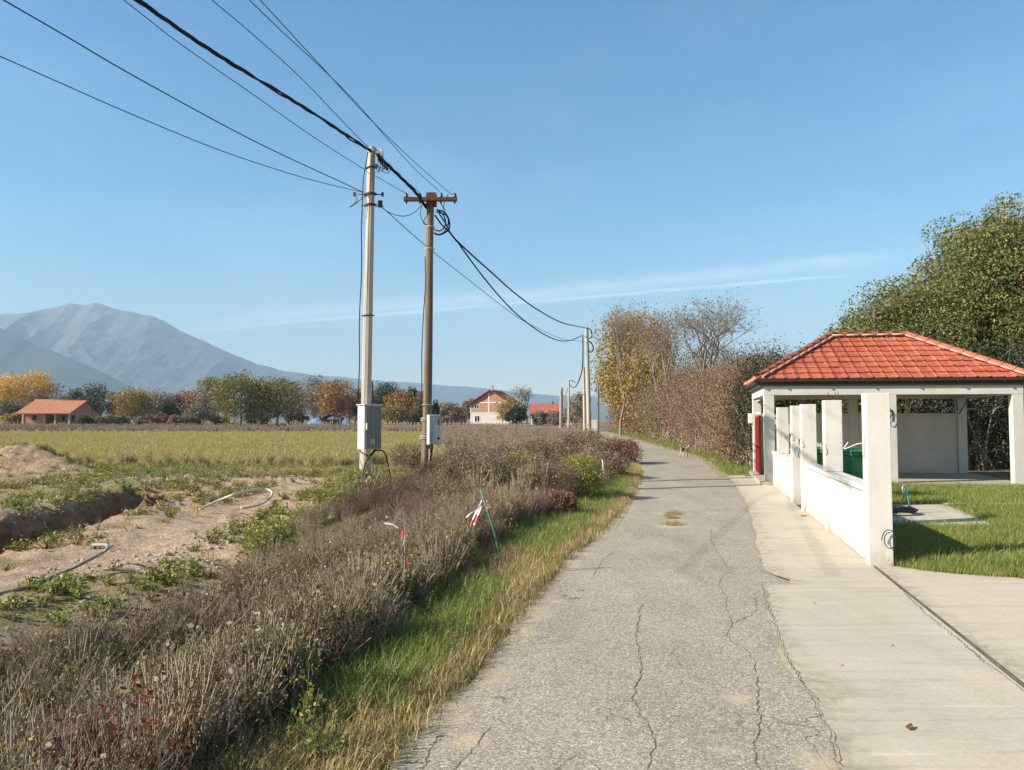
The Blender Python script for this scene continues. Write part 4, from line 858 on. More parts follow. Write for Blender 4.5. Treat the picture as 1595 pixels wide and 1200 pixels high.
part('chimney', MB().box((xm + .1, yA + 1.0, 10.5), (.7, .7, 1.4)).box((xm + .1, yA + 1.0, 11.3), (.9, .9, .2)), MATS['far_concrete'], rf2)
h2.rotation_euler.z = -R(17)

h3 = thing('farmhouse', (9, 192, .6), 'low cream farmhouse with a long patchy red tiled roof right of the two storey house', 'house')
xa, xb, yA = 4.6, 12.9, 188.0
w_ = MB(); wallq(w_, xa + .3, xb - .3, yA + .8, .5, 2.9, .3, [(6.8, 7.8, 1.3, 2.4), (10, 11, 1.3, 2.4)]); w_.box((xa + .45, yA + 4, 1.7), (.3, 6, 2.4)); w_.box((xb - .45, yA + 4, 1.7), (.3, 6, 2.4)); part('wall', w_, MATS['cream_wall'], h3)
for x_ in (7.3, 10.5): part('window', MB().box((x_, yA + 1.0, 1.85), (1, .05, 1.1)), MATS['glass'], h3)
part('roof', gable_roof(xa, xb, yA, yA + 8, 2.75, 5.95), MATS['old_red_roof'], h3); part('chimney', MB().box((10.3, yA + 4, 6.1), (.5, .5, .7)), MATS['maroon_roof'], h3)
w_ = MB(); w_.box((6.9, yA - .6, 2.6), (3.6, .12, .35)); part('porch_board', w_, MATS['cream_wall'], h3)
h4 = thing('outbuilding', (13.6, 186, .6), 'dark fronted annex with a pale balcony slab at the right end of the red roof', 'outbuilding')
w_ = MB(); w_.box((14.1, 190, 2.6), (1.7, 3, 4.0)); part('wall', w_, MATS['cabinet_door'], h4); part('balcony', MB().box((14.0, 187.9, 2.45), (2.2, 1.2, .22)), MATS['white_frame'], h4)
part('lower_wall', MB().box((14.1, 188.4, 1.2), (1.6, .2, 1.3)), MATS['old_white'], h4)
sh = thing('field_shed', (-50, 172, .5), 'low shed with a dark roof and blue tarpaulin sides among the trees', 'shed')
X_ = lambda px, Y: (px - CXP) / F_PX * Y
xs, xe = X_(477, 172), X_(552, 172); xm_ = X_(515, 172)
part('wall', MB().box(((xs + xe) / 2, 174, 1.2), (xe - xs - 3, 3, 1.4)), MATS['old_timber'], sh)
m_ = MB(); r0, r1, rm = X_(499, 171), X_(534, 171), X_(513, 171)
for a, b, za, zb_ in ((r0, rm, 1.9, 3.0), (rm, r1, 3.0, 2.1)): m_.add([(a, 170.5, za), (b, 170.5, zb_), (b, 175.5, zb_), (a, 175.5, za), (a, 170.5, za - .15), (b, 170.5, zb_ - .15), (b, 175.5, zb_ - .15), (a, 175.5, za - .15)], [[0, 1, 2, 3], [7, 6, 5, 4], [0, 4, 5, 1], [3, 2, 6, 7], [0, 3, 7, 4], [1, 5, 6, 2]])
part('roof', m_, MATS['sheet_roof'], sh)
for a, b in ((478, 504), (533, 549)):
    m_ = MB(); u_ = np.linspace(0, 1, 14); xx, vv = np.meshgrid(u_, np.linspace(0, 1, 8)); XX = X_(a, 170) * (1 - xx) + X_(b, 170) * xx; ZZ = .6 + (1.5 * np.sin(np.clip(xx * (1 if a < 500 else 1) * math.pi * .8 + (.3 if a < 500 else .9), 0, math.pi))) * vv + .1 * fbm(xx * 5, vv * 3, 4); m_.grid(XX, 169.5 + vv * 1.6, ZZ)
    part('tarpaulin', m_, MATS['blue_tarp'], sh)
rs = thing('roadside_stall', (X_(715, 190), 190, .5), 'small low white building with red panels left of the two storey house', 'shed')
part('wall', MB().box((X_(716, 190), 191, 1.3), (3.6, 2, 1.4)), MATS['white_frame'], rs); part('roof', MB().box((X_(714, 190), 191, 2.1), (4.8, 2.6, .12)), MATS['far_concrete'], rs)
part('panel', MB().box((X_(705, 189), 189.6, .95), (1.2, .2, .8)), MATS['tape_red'], rs); part('panel', MB().box((X_(722, 189), 189.7, 1.4), (1.1, .2, 1.2)), MATS['tape_red'], rs)
solo('pillar_board', MB().box((X_(925, 101), 101, .9), (.85, .35, 1.55), 0), MATS['white_frame'], 'plain white gate pillar where the lane disappears', 'gate pillar', loc=(X_(925, 101), 101, .2), bevel=.03)
# stake fences
rng = np.random.default_rng(77)
def stake_fence(p0, p1, Y, n_, label, hh=1.2):
    t = thing('stake_fence', (X_((p0 + p1) / 2, Y), Y, float(base(Y))), label, 'fence', 'stake fences at the far edge of the field')
    xs_ = np.linspace(X_(p0, Y), X_(p1, Y), n_)
    for x_ in xs_:
        x_ += rng.normal(0, .12); h_ = hh * rng.uniform(.75, 1.15); dx = rng.normal(0, .08); part('post', MB().tube([(x_, Y, base(Y) - .1), (x_ + dx, Y, base(Y) + h_)], .06, 5), MATS['twig_pale'], t)
    m_ = MB()
    for z_ in (.35, .8): m_.tube([(xs_[0], Y - .06, base(Y) + z_), (xs_[-1], Y - .06, base(Y) + z_)], .02, 4)
    part('wire', m_, MATS['twig'], t)
stake_fence(598, 668, 120, 26, 'fence of pale stakes between the concrete pole and the wooden pole')
stake_fence(452, 560, 135, 26, 'fence of pale stakes in front of the blue tarpaulin shed')
stake_fence(690, 825, 125, 30, 'fence of thin stakes in front of the two storey house', 1.1)
stake_fence(1, 34, 150, 7, 'short row of stakes left of the orange roofed house', 1.1)

# ------------------------------------------------------------ leaf materials
leafmat('leaf_yellow', [(.38, .23, .045), (.56, .36, .07), (.66, .45, .10), (.40, .30, .08)])
leafmat('leaf_gold', [(.13, .105, .035), (.25, .185, .052), (.38, .27, .07), (.20, .165, .055)])
leafmat('leaf_olive', [(.08, .08, .025), (.15, .14, .042), (.25, .21, .07), (.33, .24, .085)])
leafmat('leaf_green', [(.018, .030, .012), (.038, .055, .018), (.07, .09, .028), (.12, .12, .035)])
leafmat('leaf_orange', [(.12, .07, .03), (.25, .13, .045), (.36, .19, .06), (.15, .12, .045)])
leafmat('leaf_brown', [(.10, .07, .045), (.17, .12, .075), (.24, .165, .10), (.13, .11, .06)])
leafmat('leaf_greybrown', [(.13, .11, .085), (.20, .165, .125), (.26, .21, .15), (.16, .14, .085)])
leafmat('leaf_purple', [(.09, .042, .034), (.17, .085, .062), (.26, .145, .10), (.18, .125, .06), (.29, .205, .12)])
leafmat('leaf_mauve', [(.12, .075, .055), (.20, .138, .10), (.29, .21, .15), (.165, .15, .07)])
leafmat('leaf_oak', [(.045, .060, .020), (.095, .115, .034), (.165, .18, .050), (.26, .24, .075), (.20, .145, .06)])
leafmat('leaf_dark', [(.010, .018, .009), (.020, .032, .013), (.04, .052, .02), (.08, .07, .03)])
leafmat('leaf_lime', [(.09, .115, .02), (.19, .215, .035), (.30, .30, .06), (.16, .16, .04)])
leafmat('leaf_red', [(.16, .012, .015), (.33, .02, .025), (.10, .02, .018)])
leafmat('leaf_wine', [(.045, .014, .014), (.11, .030, .028), (.17, .055, .042), (.09, .05, .03)])
leafmat('grass_green', [(.10, .145, .028), (.17, .225, .045), (.26, .30, .07), (.36, .36, .12)], .35)
leafmat('grass_mid', [(.14, .15, .038), (.23, .235, .06), (.34, .31, .095), (.44, .37, .15)], .35)
leafmat('grass_straw', [(.21, .155, .065), (.35, .27, .12), (.48, .38, .19), (.24, .21, .08)], .3)
leafmat('grass_field', [(.18, .20, .045), (.30, .295, .075), (.42, .39, .12), (.52, .45, .18)], .35)
leafmat('seed_brown', [(.15, .105, .07), (.27, .20, .135), (.37, .285, .20), (.48, .39, .29)], .2)
leafmat('seed_purple', [(.12, .072, .05), (.21, .135, .095), (.31, .215, .155), (.40, .30, .22)], .2)

# ------------------------------------------------------------ trees
def tree(name, label, cat, x, y, z, H, rx, ry, leaf, bark, nleaf, lsize, seed, trunk_r=None, crown0=.25, ncl=60, shape='round', group=None, sparse=1.0, limbs=9, lean=0, core=0, clus=None):
    rg = np.random.default_rng(seed); t = thing(name, (x, y, z), label, cat, group); trunk_r = trunk_r or H * .022
    top = H * (.62 if shape != 'poplar' else .85)
    k = np.linspace(0, 1, 8); tp = np.column_stack([x + lean * k + np.cumsum(rg.normal(0, H * .006, 8)), y + np.cumsum(rg.normal(0, H * .006, 8)), z - .1 + k * top])
    tr = MB().tube(tp, trunk_r * (1.15 - .75 * k), 8)
    # irregular crown envelope: lobes round the trunk axis
    z0, z1 = z + H * crown0, z + H; cz = (z0 + z1) / 2; rz = (z1 - z0) / 2
    nl = 9; la = rg.uniform(0, 2 * math.pi, nl); lb = rg.uniform(-.8, 1.0, nl); lw = rg.uniform(.12, .34, nl)
    def env(a, b):                                        # radius factor in direction (azimuth, sin elevation)
        f = .80 + 0 * a
        for i in range(nl): f = f + lw[i] * np.exp(-((np.angle(np.exp(1j * (a - la[i])))) ** 2) / .5 - (b - lb[i]) ** 2 / .25)
        return f
    a = rg.uniform(0, 2 * math.pi, ncl); b = rg.uniform(-.9, 1, ncl); rr = rg.uniform(.25, 1, ncl) ** .5; f = env(a, b) * rr
    wfac = np.sqrt(np.clip(1 - b * b, 0, 1))
    if shape == 'cone': wf = np.clip((1 - (b + .9) / 1.9), .06, 1); wfac = wf
    if shape == 'poplar': wfac = wfac * .8 + .1
    C = np.column_stack([x + lean + rx * np.cos(a) * wfac * f, y + ry * np.sin(a) * wfac * f, cz + rz * b * np.clip(f, .3, 1.08)])
    C[:, 2] = np.minimum(C[:, 2], z1 - .02 * H)
    lp = []
    for i in range(limbs):
        h0 = rg.uniform(.28, .95); s = tp[int(h0 * 7)]; aa = rg.uniform(0, 2 * math.pi); e = np.array([x + lean + rx * .6 * math.cos(aa), y + ry * .6 * math.sin(aa), min(s[2] + rz * rg.uniform(.25, .95), z1 - rz * .15)])
        m1 = (s + e) / 2 + np.array([0, 0, -.08 * H * rg.random()]) + rg.normal(0, H * .012, 3); P = smooth_pts([s, m1, e], 8); tr.tube(P, np.linspace(trunk_r * .5, trunk_r * .14, len(P)), 5); lp.append(P)
    allp = np.vstack(lp + [tp[3:]]) if lp else tp
    cs = clus or .17 * (rx + ry + rz) / 3 * 1.5
    for c in C:
        j = np.argmin(np.linalg.norm(allp - c, axis=1) + np.maximum(0, allp[:, 2] - c[2]) * .5); s = allp[j]; m1 = (s + c) / 2 + rg.normal(0, .04 * H * .5, 3)
        P = smooth_pts([s, m1, c + rg.normal(0, cs * .3, 3)], 6); tr.tube(P, np.linspace(trunk_r * .17, trunk_r * .04, len(P)), 4, cap=False)
        for q in range(3 if sparse < .6 else 1):
            e = c + rg.normal(0, cs * .9, 3) + np.array([0, 0, cs * .3]); tr.tube([c * .6 + m1 * .4, (c + e) / 2 + rg.normal(0, cs * .1, 3), e], [trunk_r * .05, trunk_r * .035, trunk_r * .018], 3, cap=False)
    part('trunk', tr, MATS[bark], t)
    w = rg.uniform(.4, 1.6, ncl); cnt = rg.multinomial(int(nleaf * sparse), w / w.sum())
    L = np.repeat(C, cnt, axis=0); n_ = len(L); off = rg.normal(0, 1, (n_, 3)); off /= np.maximum(1, np.linalg.norm(off, axis=1) / 1.55)[:, None]; off = off * cs * np.array([1, 1, .8]); L = L + off
    if core: L = np.vstack([L, np.array([x + lean, y, cz]) + (L[::core] - np.array([x + lean, y, cz])) * rg.uniform(.2, .85, (len(L[::core]), 1))])
    L = L[(L[:, 2] > z + .05)]
    m_ = MB(); m_.leaves(L, lsize, rg, 0)
    part('crown', m_, MATS[leaf], t); return t
def bt(px, top, hw, Y, leaf, label, seed, **k):             # a background tree by where it stands
    z = float(base(Y)); H = (HOR - top) / F_PX * Y + EYE - z; r = hw / F_PX * Y
    kw = dict(nleaf=3600, lsize=.0042 * Y * .62, ncl=70, crown0=.10, group='trees beyond the field', bark='bark_grey'); kw.update(k); name = kw.pop('name', 'broadleaf_tree')
    return tree(name, label, 'tree', X_(px, Y), Y, z, H, r, r, leaf, kw.pop('bark'), kw.pop('nleaf'), kw.pop('lsize'), seed, **kw)
bt(10, 583, 26, 225, 'leaf_yellow', 'bright yellow tree at the left edge beyond the field', 1, crown0=.3)
bt(52, 578, 27, 228, 'leaf_yellow', 'tall broad yellow tree rising behind the orange roof', 2, crown0=.25)
bt(76, 590, 20, 234, 'leaf_greybrown', 'thin half bare tree merging with the right side of the broad yellow tree', 3, sparse=.3, limbs=14)
bt(14, 625, 24, 205, 'leaf_brown', 'brown scrubby tree below the bright yellow tree at the left edge', 4, crown0=.02)
bt(48, 633, 22, 212, 'leaf_olive', 'olive scrubby tree against the left end of the orange roof', 5, crown0=.02)
bt(24, 645, 14, 196, 'leaf_gold', 'low golden bush beside the left wall of the orange roofed house', 6, crown0=.02, name='bush')
bt(118, 602, 13, 215, 'leaf_green', 'narrow ivy clad tree showing above the middle of the orange roof', 7, sparse=.5)
bt(98, 615, 16, 222, 'leaf_brown', 'low brown tree above the orange ridge between the yellow and the ivy clad tree', 8)
bt(153, 602, 24, 205, 'leaf_green', 'round dark green tree just behind the brick gable end', 9)
bt(180, 622, 12, 214, 'leaf_greybrown', 'small grey tree between the round dark green tree and the gold one', 10, sparse=.4)
bt(204, 602, 28, 178, 'leaf_gold', 'golden orange tree standing right of the orange roofed house', 11, crown0=.05, nleaf=5200)
bt(240, 609, 18, 205, 'leaf_greybrown', 'grey brown tree right behind the golden orange tree', 12, sparse=.7)
bt(272, 612, 18, 208, 'leaf_brown', 'brownish tree in the gap between the golden orange tree and the tall dark one', 13)
bt(262, 633, 12, 180, 'leaf_dark', 'short dark evergreen low in the gap right of the golden orange tree', 14, shape='cone', name='evergreen_tree')
bt(300, 606, 19, 210, 'leaf_orange', 'rusty tree left of the tall dark green tree', 15)
bt(330, 583, 22, 200, 'leaf_olive', 'tall dark olive tree with a purple brown top left of the widest tree', 16)
bt(350, 588, 14, 207, 'leaf_greybrown', 'grey brown treetop between the tall dark olive tree and the widest tree', 17)
bt(318, 615, 22, 168, 'leaf_greybrown', 'greyish low crowned tree in front of the tall dark olive tree', 18, crown0=.08)
bt(375, 578, 37, 150, 'leaf_olive', 'widest olive green tree, left half of the big pair left of the pole', 19, crown0=.03, nleaf=9000, ncl=120)
bt(432, 586, 40, 152, 'leaf_olive', 'wide dark olive tree, right half of the big pair left of the pole', 20, crown0=.03, nleaf=9000, ncl=120)
bt(488, 581, 17, 195, 'leaf_greybrown', 'tall sparse grey tree between the big olive pair and the rusty round tree', 21, sparse=.6)
bt(522, 588, 26, 185, 'leaf_orange', 'round rusty orange tree above the blue tarpaulin shed', 22, nleaf=5200)
bt(553, 610, 14, 192, 'leaf_brown', 'brown tree just left of the large grey cabinet', 23)
bt(604, 596, 24, 190, 'leaf_green', 'dark green tree just right of the concrete pole', 24, nleaf=5000)
bt(628, 606, 22, 185, 'leaf_orange', 'rust brown tree between the dark green tree and the wooden pole', 25)
bt(640, 603, 12, 205, 'leaf_dark', 'dark treetop peeping behind the rust brown tree by the wooden pole', 26)
bt(612, 632, 26, 165, 'leaf_olive', 'low bushy olive tree behind the stakes between the two near poles', 27, crown0=.02)
bt(655, 612, 12, 180, 'leaf_brown', 'brown tree directly behind the wooden pole', 28)
bt(678, 622, 6, 175, 'leaf_dark', 'small dark conifer just above the meter box', 29, shape='cone', nleaf=2600, name='conifer')
bt(702, 628, 18, 190, 'leaf_greybrown', 'grey brown tree between the meter box and the two storey house', 30)
bt(733, 622, 9, 232, 'leaf_brown', 'slim brown tree touching the left eave of the two storey house', 31)
bt(793, 617, 22, 178, 'leaf_gold', 'yellow and green tree in front of the right corner of the two storey house', 32, sparse=.55, nleaf=5000)
bt(805, 632, 14, 172, 'leaf_green', 'low dark green tree right of the yellow one by the two storey house', 33)
bt(842, 640, 14, 172, 'leaf_greybrown', 'tangle of tall dry stalks before the low red roof', 34, crown0=.0, sparse=.6, name='bush')
bt(866, 641, 15, 170, 'leaf_greybrown', 'dry grey bush below the right end of the low red roof', 35, crown0=.0, sparse=.7, name='bush')
bt(905, 604, 13, 130, 'leaf_greybrown', 'grey green tree right behind the leaning concrete pole', 36, sparse=.55)
bt(897, 628, 20, 150, 'leaf_greybrown', 'leafless grey thicket tree left of the white gate pillar', 37, sparse=.6)
for i, (px, tp_, hw, lf, where) in enumerate([(132, 618, 14, 'leaf_greybrown', 'between the ivy clad and the round dark green tree'), (225, 614, 18, 'leaf_brown', 'behind the golden orange tree'), (252, 618, 16, 'leaf_greybrown', 'in the gap left of the field centre'), (286, 614, 16, 'leaf_brown', 'left of the rusty tree'), (310, 612, 18, 'leaf_greybrown', 'behind the greyish low crowned tree'), (465, 606, 18, 'leaf_brown', 'at the right shoulder of the big olive pair'), (505, 604, 18, 'leaf_greybrown', 'behind the round rusty orange tree'), (540, 615, 18, 'leaf_brown', 'above the right end of the shed'), (580, 610, 18, 'leaf_greybrown', 'right behind the concrete pole'), (648, 616, 18, 'leaf_brown', 'behind the wooden pole'), (690, 630, 18, 'leaf_greybrown', 'right of the meter box'), (720, 632, 16, 'leaf_brown', 'left of the two storey house')]):
    bt(px, tp_, hw, 238 + (i % 4) * 4, lf, 'muted rear row tree ' + where, 400 + i, crown0=.02, nleaf=2600, lsize=.55)
# low scrub along the far edge
rg = np.random.default_rng(9)
side = ['brown', 'olive', 'grey', 'rusty']
for i, (px, tp_, hw, lf) in enumerate([(134, 650, 13, 'leaf_green'), (152, 648, 12, 'leaf_olive'), (172, 647, 13, 'leaf_brown'), (188, 649, 10, 'leaf_green'), (226, 648, 14, 'leaf_brown'), (250, 646, 14, 'leaf_purple'), (276, 645, 15, 'leaf_brown'), (300, 648, 13, 'leaf_mauve'), (345, 649, 13, 'leaf_brown'), (402, 646, 20, 'leaf_dark'), (462, 644, 16, 'leaf_dark'), (566, 645, 13, 'leaf_brown'), (640, 644, 14, 'leaf_dark'), (700, 648, 12, 'leaf_brown')]):
    where = ['in front of the brick gable', 'under the right slope of the orange roof', 'between the gable end and the golden orange tree', 'at the foot of the golden orange tree, left side', 'at the foot of the golden orange tree, right side', 'below the grey brown trees left of the field centre', 'below the small dark evergreen', 'below the rusty tree', 'between the greyish tree and the widest olive tree', 'in the shade under the widest olive tree', 'in the shade at the right end of the big olive pair', 'beside the large grey cabinet', 'left of the wooden pole at field edge', 'between the meter box and the white and red building'][i]
    bt(px, tp_, hw, 160 + (i % 3) * 4, lf, 'low %s scrub %s' % ({'leaf_green': 'green', 'leaf_olive': 'olive', 'leaf_brown': 'brown', 'leaf_purple': 'reddish', 'leaf_mauve': 'mauve', 'leaf_dark': 'dark'}[lf], where), 300 + i, crown0=0, nleaf=1300, name='bush', ncl=30, limbs=4)

# bare tree: recursive limbs
def bare_tree(label, x, y, z, H, spread, seed, leaf, nleaf, lsize, thick=.022, bark='bark_grey', depth=6, name='bare_tree'):
    rg = np.random.default_rng(seed); t = thing(name, (x, y, z), label, 'tree', 'half bare trees above the lane'); tr = MB(); tips = []
    def grow(p, d, ln, r, k):
        q = p + d * ln * .5 + rg.normal(0, ln * .04, 3); e = q + (d + rg.normal(0, .12, 3)) * ln * .5; tr.tube([p, q, e], [r, r * .85, r * .68], 6 if k > 3 else 4 if k > 1 else 3, cap=False)
        if k <= 2: tips.append(e)
        if k == 0: return
        for i in range(4 if k == depth else 3 if k > 1 and rg.random() < .75 else 2):
            v = d + rg.normal(0, .52, 3) * np.array([spread, spread, .55]) * (.55 if k > depth - 2 else 1) + np.array([0, 0, .34 if k > depth - 3 else .12]); v /= np.linalg.norm(v); grow(e, v, ln * rg.uniform(.62, .88), r * .60, k - 1)
    grow(np.array([x, y, z - .1]), np.array([0, 0, 1.0]), H * .27, H * thick, depth)
    V = np.concatenate(tr.v); s = H / (V[:, 2].max() - z)
    org = np.array([x, y, z]); tr.v = [(v - org) * s + org for v in tr.v]; tips = (np.array(tips) - org) * s + org
    part('trunk', tr, MATS[bark], t)
    L = tips[rg.integers(0, len(tips), nleaf)] + rg.normal(0, H * .015, (nleaf, 3)); part('leaves', MB().leaves(L, lsize, rg), MATS[leaf], t); return t
Yb = 47.0; bare_tree('large half bare tree with grey branches and few leaves above the reddish thicket', X_(1096, Yb), Yb, 0, (HOR - 452) / F_PX * Yb + EYE, 1.35, 12, 'leaf_brown', 1500, .12, thick=.020, depth=7)
Yb = 58.0; bare_tree('slender half bare tree between the golden tree and the large half bare one', X_(1036, Yb), Yb, 0, (HOR - 466) / F_PX * Yb + EYE, .9, 15, 'leaf_orange', 1500, .15, thick=.014, depth=7)
Yb = 75.0; bare_tree('wispy twigs of a thin tree sticking out above the golden tree', X_(966, Yb), Yb, 0, (HOR - 457) / F_PX * Yb + EYE, .55, 21, 'leaf_brown', 260, .16, thick=.010, depth=6)
bare_tree('small bare tree behind the two storey house right of its roof', X_(820, 225), 225, .7, (HOR - 598) / F_PX * 225 + EYE - .7, .9, 23, 'leaf_greybrown', 120, .5, thick=.03, depth=6)
# golden tree
tree('golden_tree', 'tall golden yellow tree leaning over the lane bend', 'tree', X_(984, 84), 84, 0.1, (HOR - 484) / F_PX * 84 + EYE, 3.6, 3.8, 'leaf_gold', 'bark', 24000, .27, 31, crown0=.02, ncl=240)
tree('golden_tree', 'lower golden green tree between the golden tree and the thicket', 'tree', X_(1013, 70), 70, 0.1, (HOR - 520) / F_PX * 70 + EYE, 2.4, 3.0, 'leaf_gold', 'bark', 7000, .26, 32, crown0=.02, ncl=120)

# thicket along the right side of the lane
G_ = 'shrubs of the roadside thicket'
def shrub(label, x, y, H, r, leaf, seed, nleaf=9000, ls=.075, twig='twig', z=0.0, group=G_, nst=70, cat='shrub', name='shrub', fill=1.0):
    rg = np.random.default_rng(seed); t = thing(name, (x, y, z), label, cat, group); tr = MB(); tips = []
    lob = rg.uniform(.75, 1.25, 8)
    for i in range(nst):
        a = rg.uniform(0, 2 * math.pi); e_ = rg.uniform(0, 1) ** .6; rad = r * e_ * lob[int(a / 2 / math.pi * 8) % 8]; h_ = H * (1 - .35 * e_ ** 2) * rg.uniform(.55, 1.04)
        b = np.array([x + rg.normal(0, r * .25), y + rg.normal(0, r * .25), z - .05]); e = np.array([x + rad * math.cos(a), y + rad * math.sin(a), z + h_])
        m1 = b * .45 + e * .55 + np.array([0, 0, H * .10]) + rg.normal(0, r * .08, 3); P = smooth_pts([b, m1, e], 8); tr.tube(P, np.linspace(.018 * H / 3 + .006, .004, len(P)), 3, cap=False)
        for k in range(5):
            s = P[rg.integers(2, len(P))]; q = s + rg.normal(0, 1, 3) * np.array([.16, .16, .14]) * H * .55 + (0, 0, .06 * H); tr.tube([s, (s + q) / 2 + rg.normal(0, .02 * H, 3), q], [.008, .006, .003], 3, cap=False); tips += [q, (s + q) / 2]
        tips += [P[j] for j in range(2, len(P))]
    part('stems', tr, MATS[twig], t)
    tips = np.array(tips); L = tips[rg.integers(0, len(tips), nleaf)] + rg.normal(0, 1, (nleaf, 3)) * .075 * H * fill
    # outer shell of small leaves, filled to the ground
    n2 = nleaf // 2; a = rg.uniform(0, 2 * math.pi, n2); hh = rg.uniform(0, 1, n2) ** .8; q = r * lob[(a / 2 / math.pi * 8).astype(int) % 8] * np.sqrt(np.clip(1 - (hh * .92) ** 2.6, 0, 1)) * rg.uniform(.6, 1.03, n2)
    L2 = np.column_stack([x + q * np.cos(a), y + q * np.sin(a), z + hh * H * .97]); L2 += rg.normal(0, .04 * H, L2.shape)
    L = np.vstack([L, L2]); L = L[L[:, 2] > z]; part('foliage', MB().leaves(L, ls, rg), MATS[leaf], t); return t
spec = [  # (y, off, H, r, leaf, label)
 (25.0, 1.6, 3.9, 1.25, 'leaf_dark', 'dark green ivy like shrub right against the left side of the pavilion'),
 (26.6, 1.7, 3.7, 1.5, 'leaf_purple', 'reddish purple shrub next to the dark ivy like one by the pavilion'),
 (28.8, 1.6, 3.5, 1.5, 'leaf_gold', 'orange tinted shrub, third from the pavilion in the thicket'),
 (31.2, 1.8, 3.9, 1.7, 'leaf_purple', 'tall reddish shrub, fourth from the pavilion in the thicket'),
 (34.0, 1.7, 3.7, 1.7, 'leaf_mauve', 'mauve brown shrub behind the white dog'),
 (37.0, 1.8, 4.1, 1.8, 'leaf_purple', 'purple shrub just left of the white dog'),
 (40.5, 1.9, 4.4, 2.0, 'leaf_brown', 'brown shrub in front of the large half bare tree'),
 (44.5, 2.0, 4.4, 2.0, 'leaf_mauve', 'mauve shrub at the middle of the thicket'),
 (49.0, 2.2, 4.8, 2.2, 'leaf_purple', 'purple shrub left of the thicket middle'),
 (54.0, 2.2, 5.0, 2.3, 'leaf_brown', 'tall brown shrub right of the golden green tree'),
 (59.5, 2.3, 4.6, 2.3, 'leaf_olive', 'olive shrub below the golden green tree'),
 (65.5, 2.5, 4.8, 2.5, 'leaf_mauve', 'mauve shrub under the tall golden tree'),
 (72.5, 2.4, 4.6, 2.6, 'leaf_purple', 'wine coloured shrub at the lane edge under the golden tree'),
 (81.0, 2.4, 4.4, 2.8, 'leaf_purple', 'far wine coloured shrub beside the thin wooden pole'),
 (90.0, 2.2, 4.2, 2.8, 'leaf_brown', 'farthest brown shrub, right of the white gate pillar')]
for i, (y_, off, H_, r_, lf, lab) in enumerate(spec):
    s = 1 if y_ < 40 else 1.6; nlf = int(np.interp(y_, [25, 40, 60, 90], [17000, 13000, 9000, 7000]))
    shrub(lab, float(np.interp(y_, RE[:19, 1], RE[:19, 0])) + off, y_, H_, r_, lf, 500 + i, nlf, np.interp(y_, [25, 40, 60, 90], [.060, .080, .115, .16]), z=float(base(y_)))
back = [(9.0, 28.0, 4.0, 1.9, 'leaf_brown', 'brown leafless shrub showing above the left end of the tiled roof'), (11.0, 31.5, 4.4, 2.2, 'leaf_mauve', 'mauve twiggy shrub in the second row behind the reddish shrubs'), (11.8, 36.5, 4.7, 2.3, 'leaf_greybrown', 'grey twiggy shrub in the second row right of the large half bare tree'),
        (12.5, 41.5, 4.9, 2.4, 'leaf_mauve', 'dull mauve shrub at the foot of the large half bare tree'), (13.6, 51.5, 6.6, 2.8, 'leaf_brown', 'tall brown shrub left of the large half bare tree trunk'), (13.8, 60, 7.6, 3.0, 'leaf_olive', 'high olive brown shrub between golden and half bare trees'), (14.5, 27.5, 4.0, 2.2, 'leaf_dark', 'dark shrub hidden behind the pavilion back wall, left of the big oak'),
        (10.8, 25.6, 3.7, 1.5, 'leaf_olive', 'olive leafed shrub seen over the pavilion back wall, left part'), (13.3, 25.7, 3.7, 1.6, 'leaf_dark', 'dark shrub seen over the pavilion back wall, middle part'),
        (15.6, 26.0, 4.2, 1.7, 'leaf_dark', 'dark shrub showing in the open right bay of the pavilion, left part'), (18.0, 26.5, 4.4, 1.9, 'leaf_dark', 'dark shrub showing in the open right bay of the pavilion, right part'), (20.8, 27.0, 4.6, 2.1, 'leaf_dark', 'dark shrub right of the pavilion at the picture edge')]
for i, (x_, y_, H_, r_, lf, lab) in enumerate(back): shrub(lab, x_, y_, H_, r_, lf, 560 + i, 12000, .085 if y_ < 30 else .1)
# the big trees behind the pavilion
tree('oak_tree', 'biggest leafy green and yellowish oak behind the pavilion at the right edge', 'tree', 20.1, 32.0, 0, 10.9, 3.9, 4.4, 'leaf_oak', 'bark', 110000, .12, 41, core=3, crown0=.10, ncl=420, trunk_r=.22, limbs=16, clus=.46)
tree('oak_tree', 'smaller olive oak whose crown slopes down to the tiled roof left of the biggest oak', 'tree', 15.6, 31.0, 0, 7.7, 2.6, 3.0, 'leaf_oak', 'bark', 50000, .11, 42, core=3, crown0=.12, ncl=230, trunk_r=.16, limbs=12, clus=.42)
tree('oak_tree', 'tall oak cut by the right edge of the picture', 'tree', 25.0, 33.5, 0, 10.0, 3.6, 3.6, 'leaf_oak', 'bark', 20000, .165, 43, crown0=.10, ncl=160, trunk_r=.2, clus=.6)
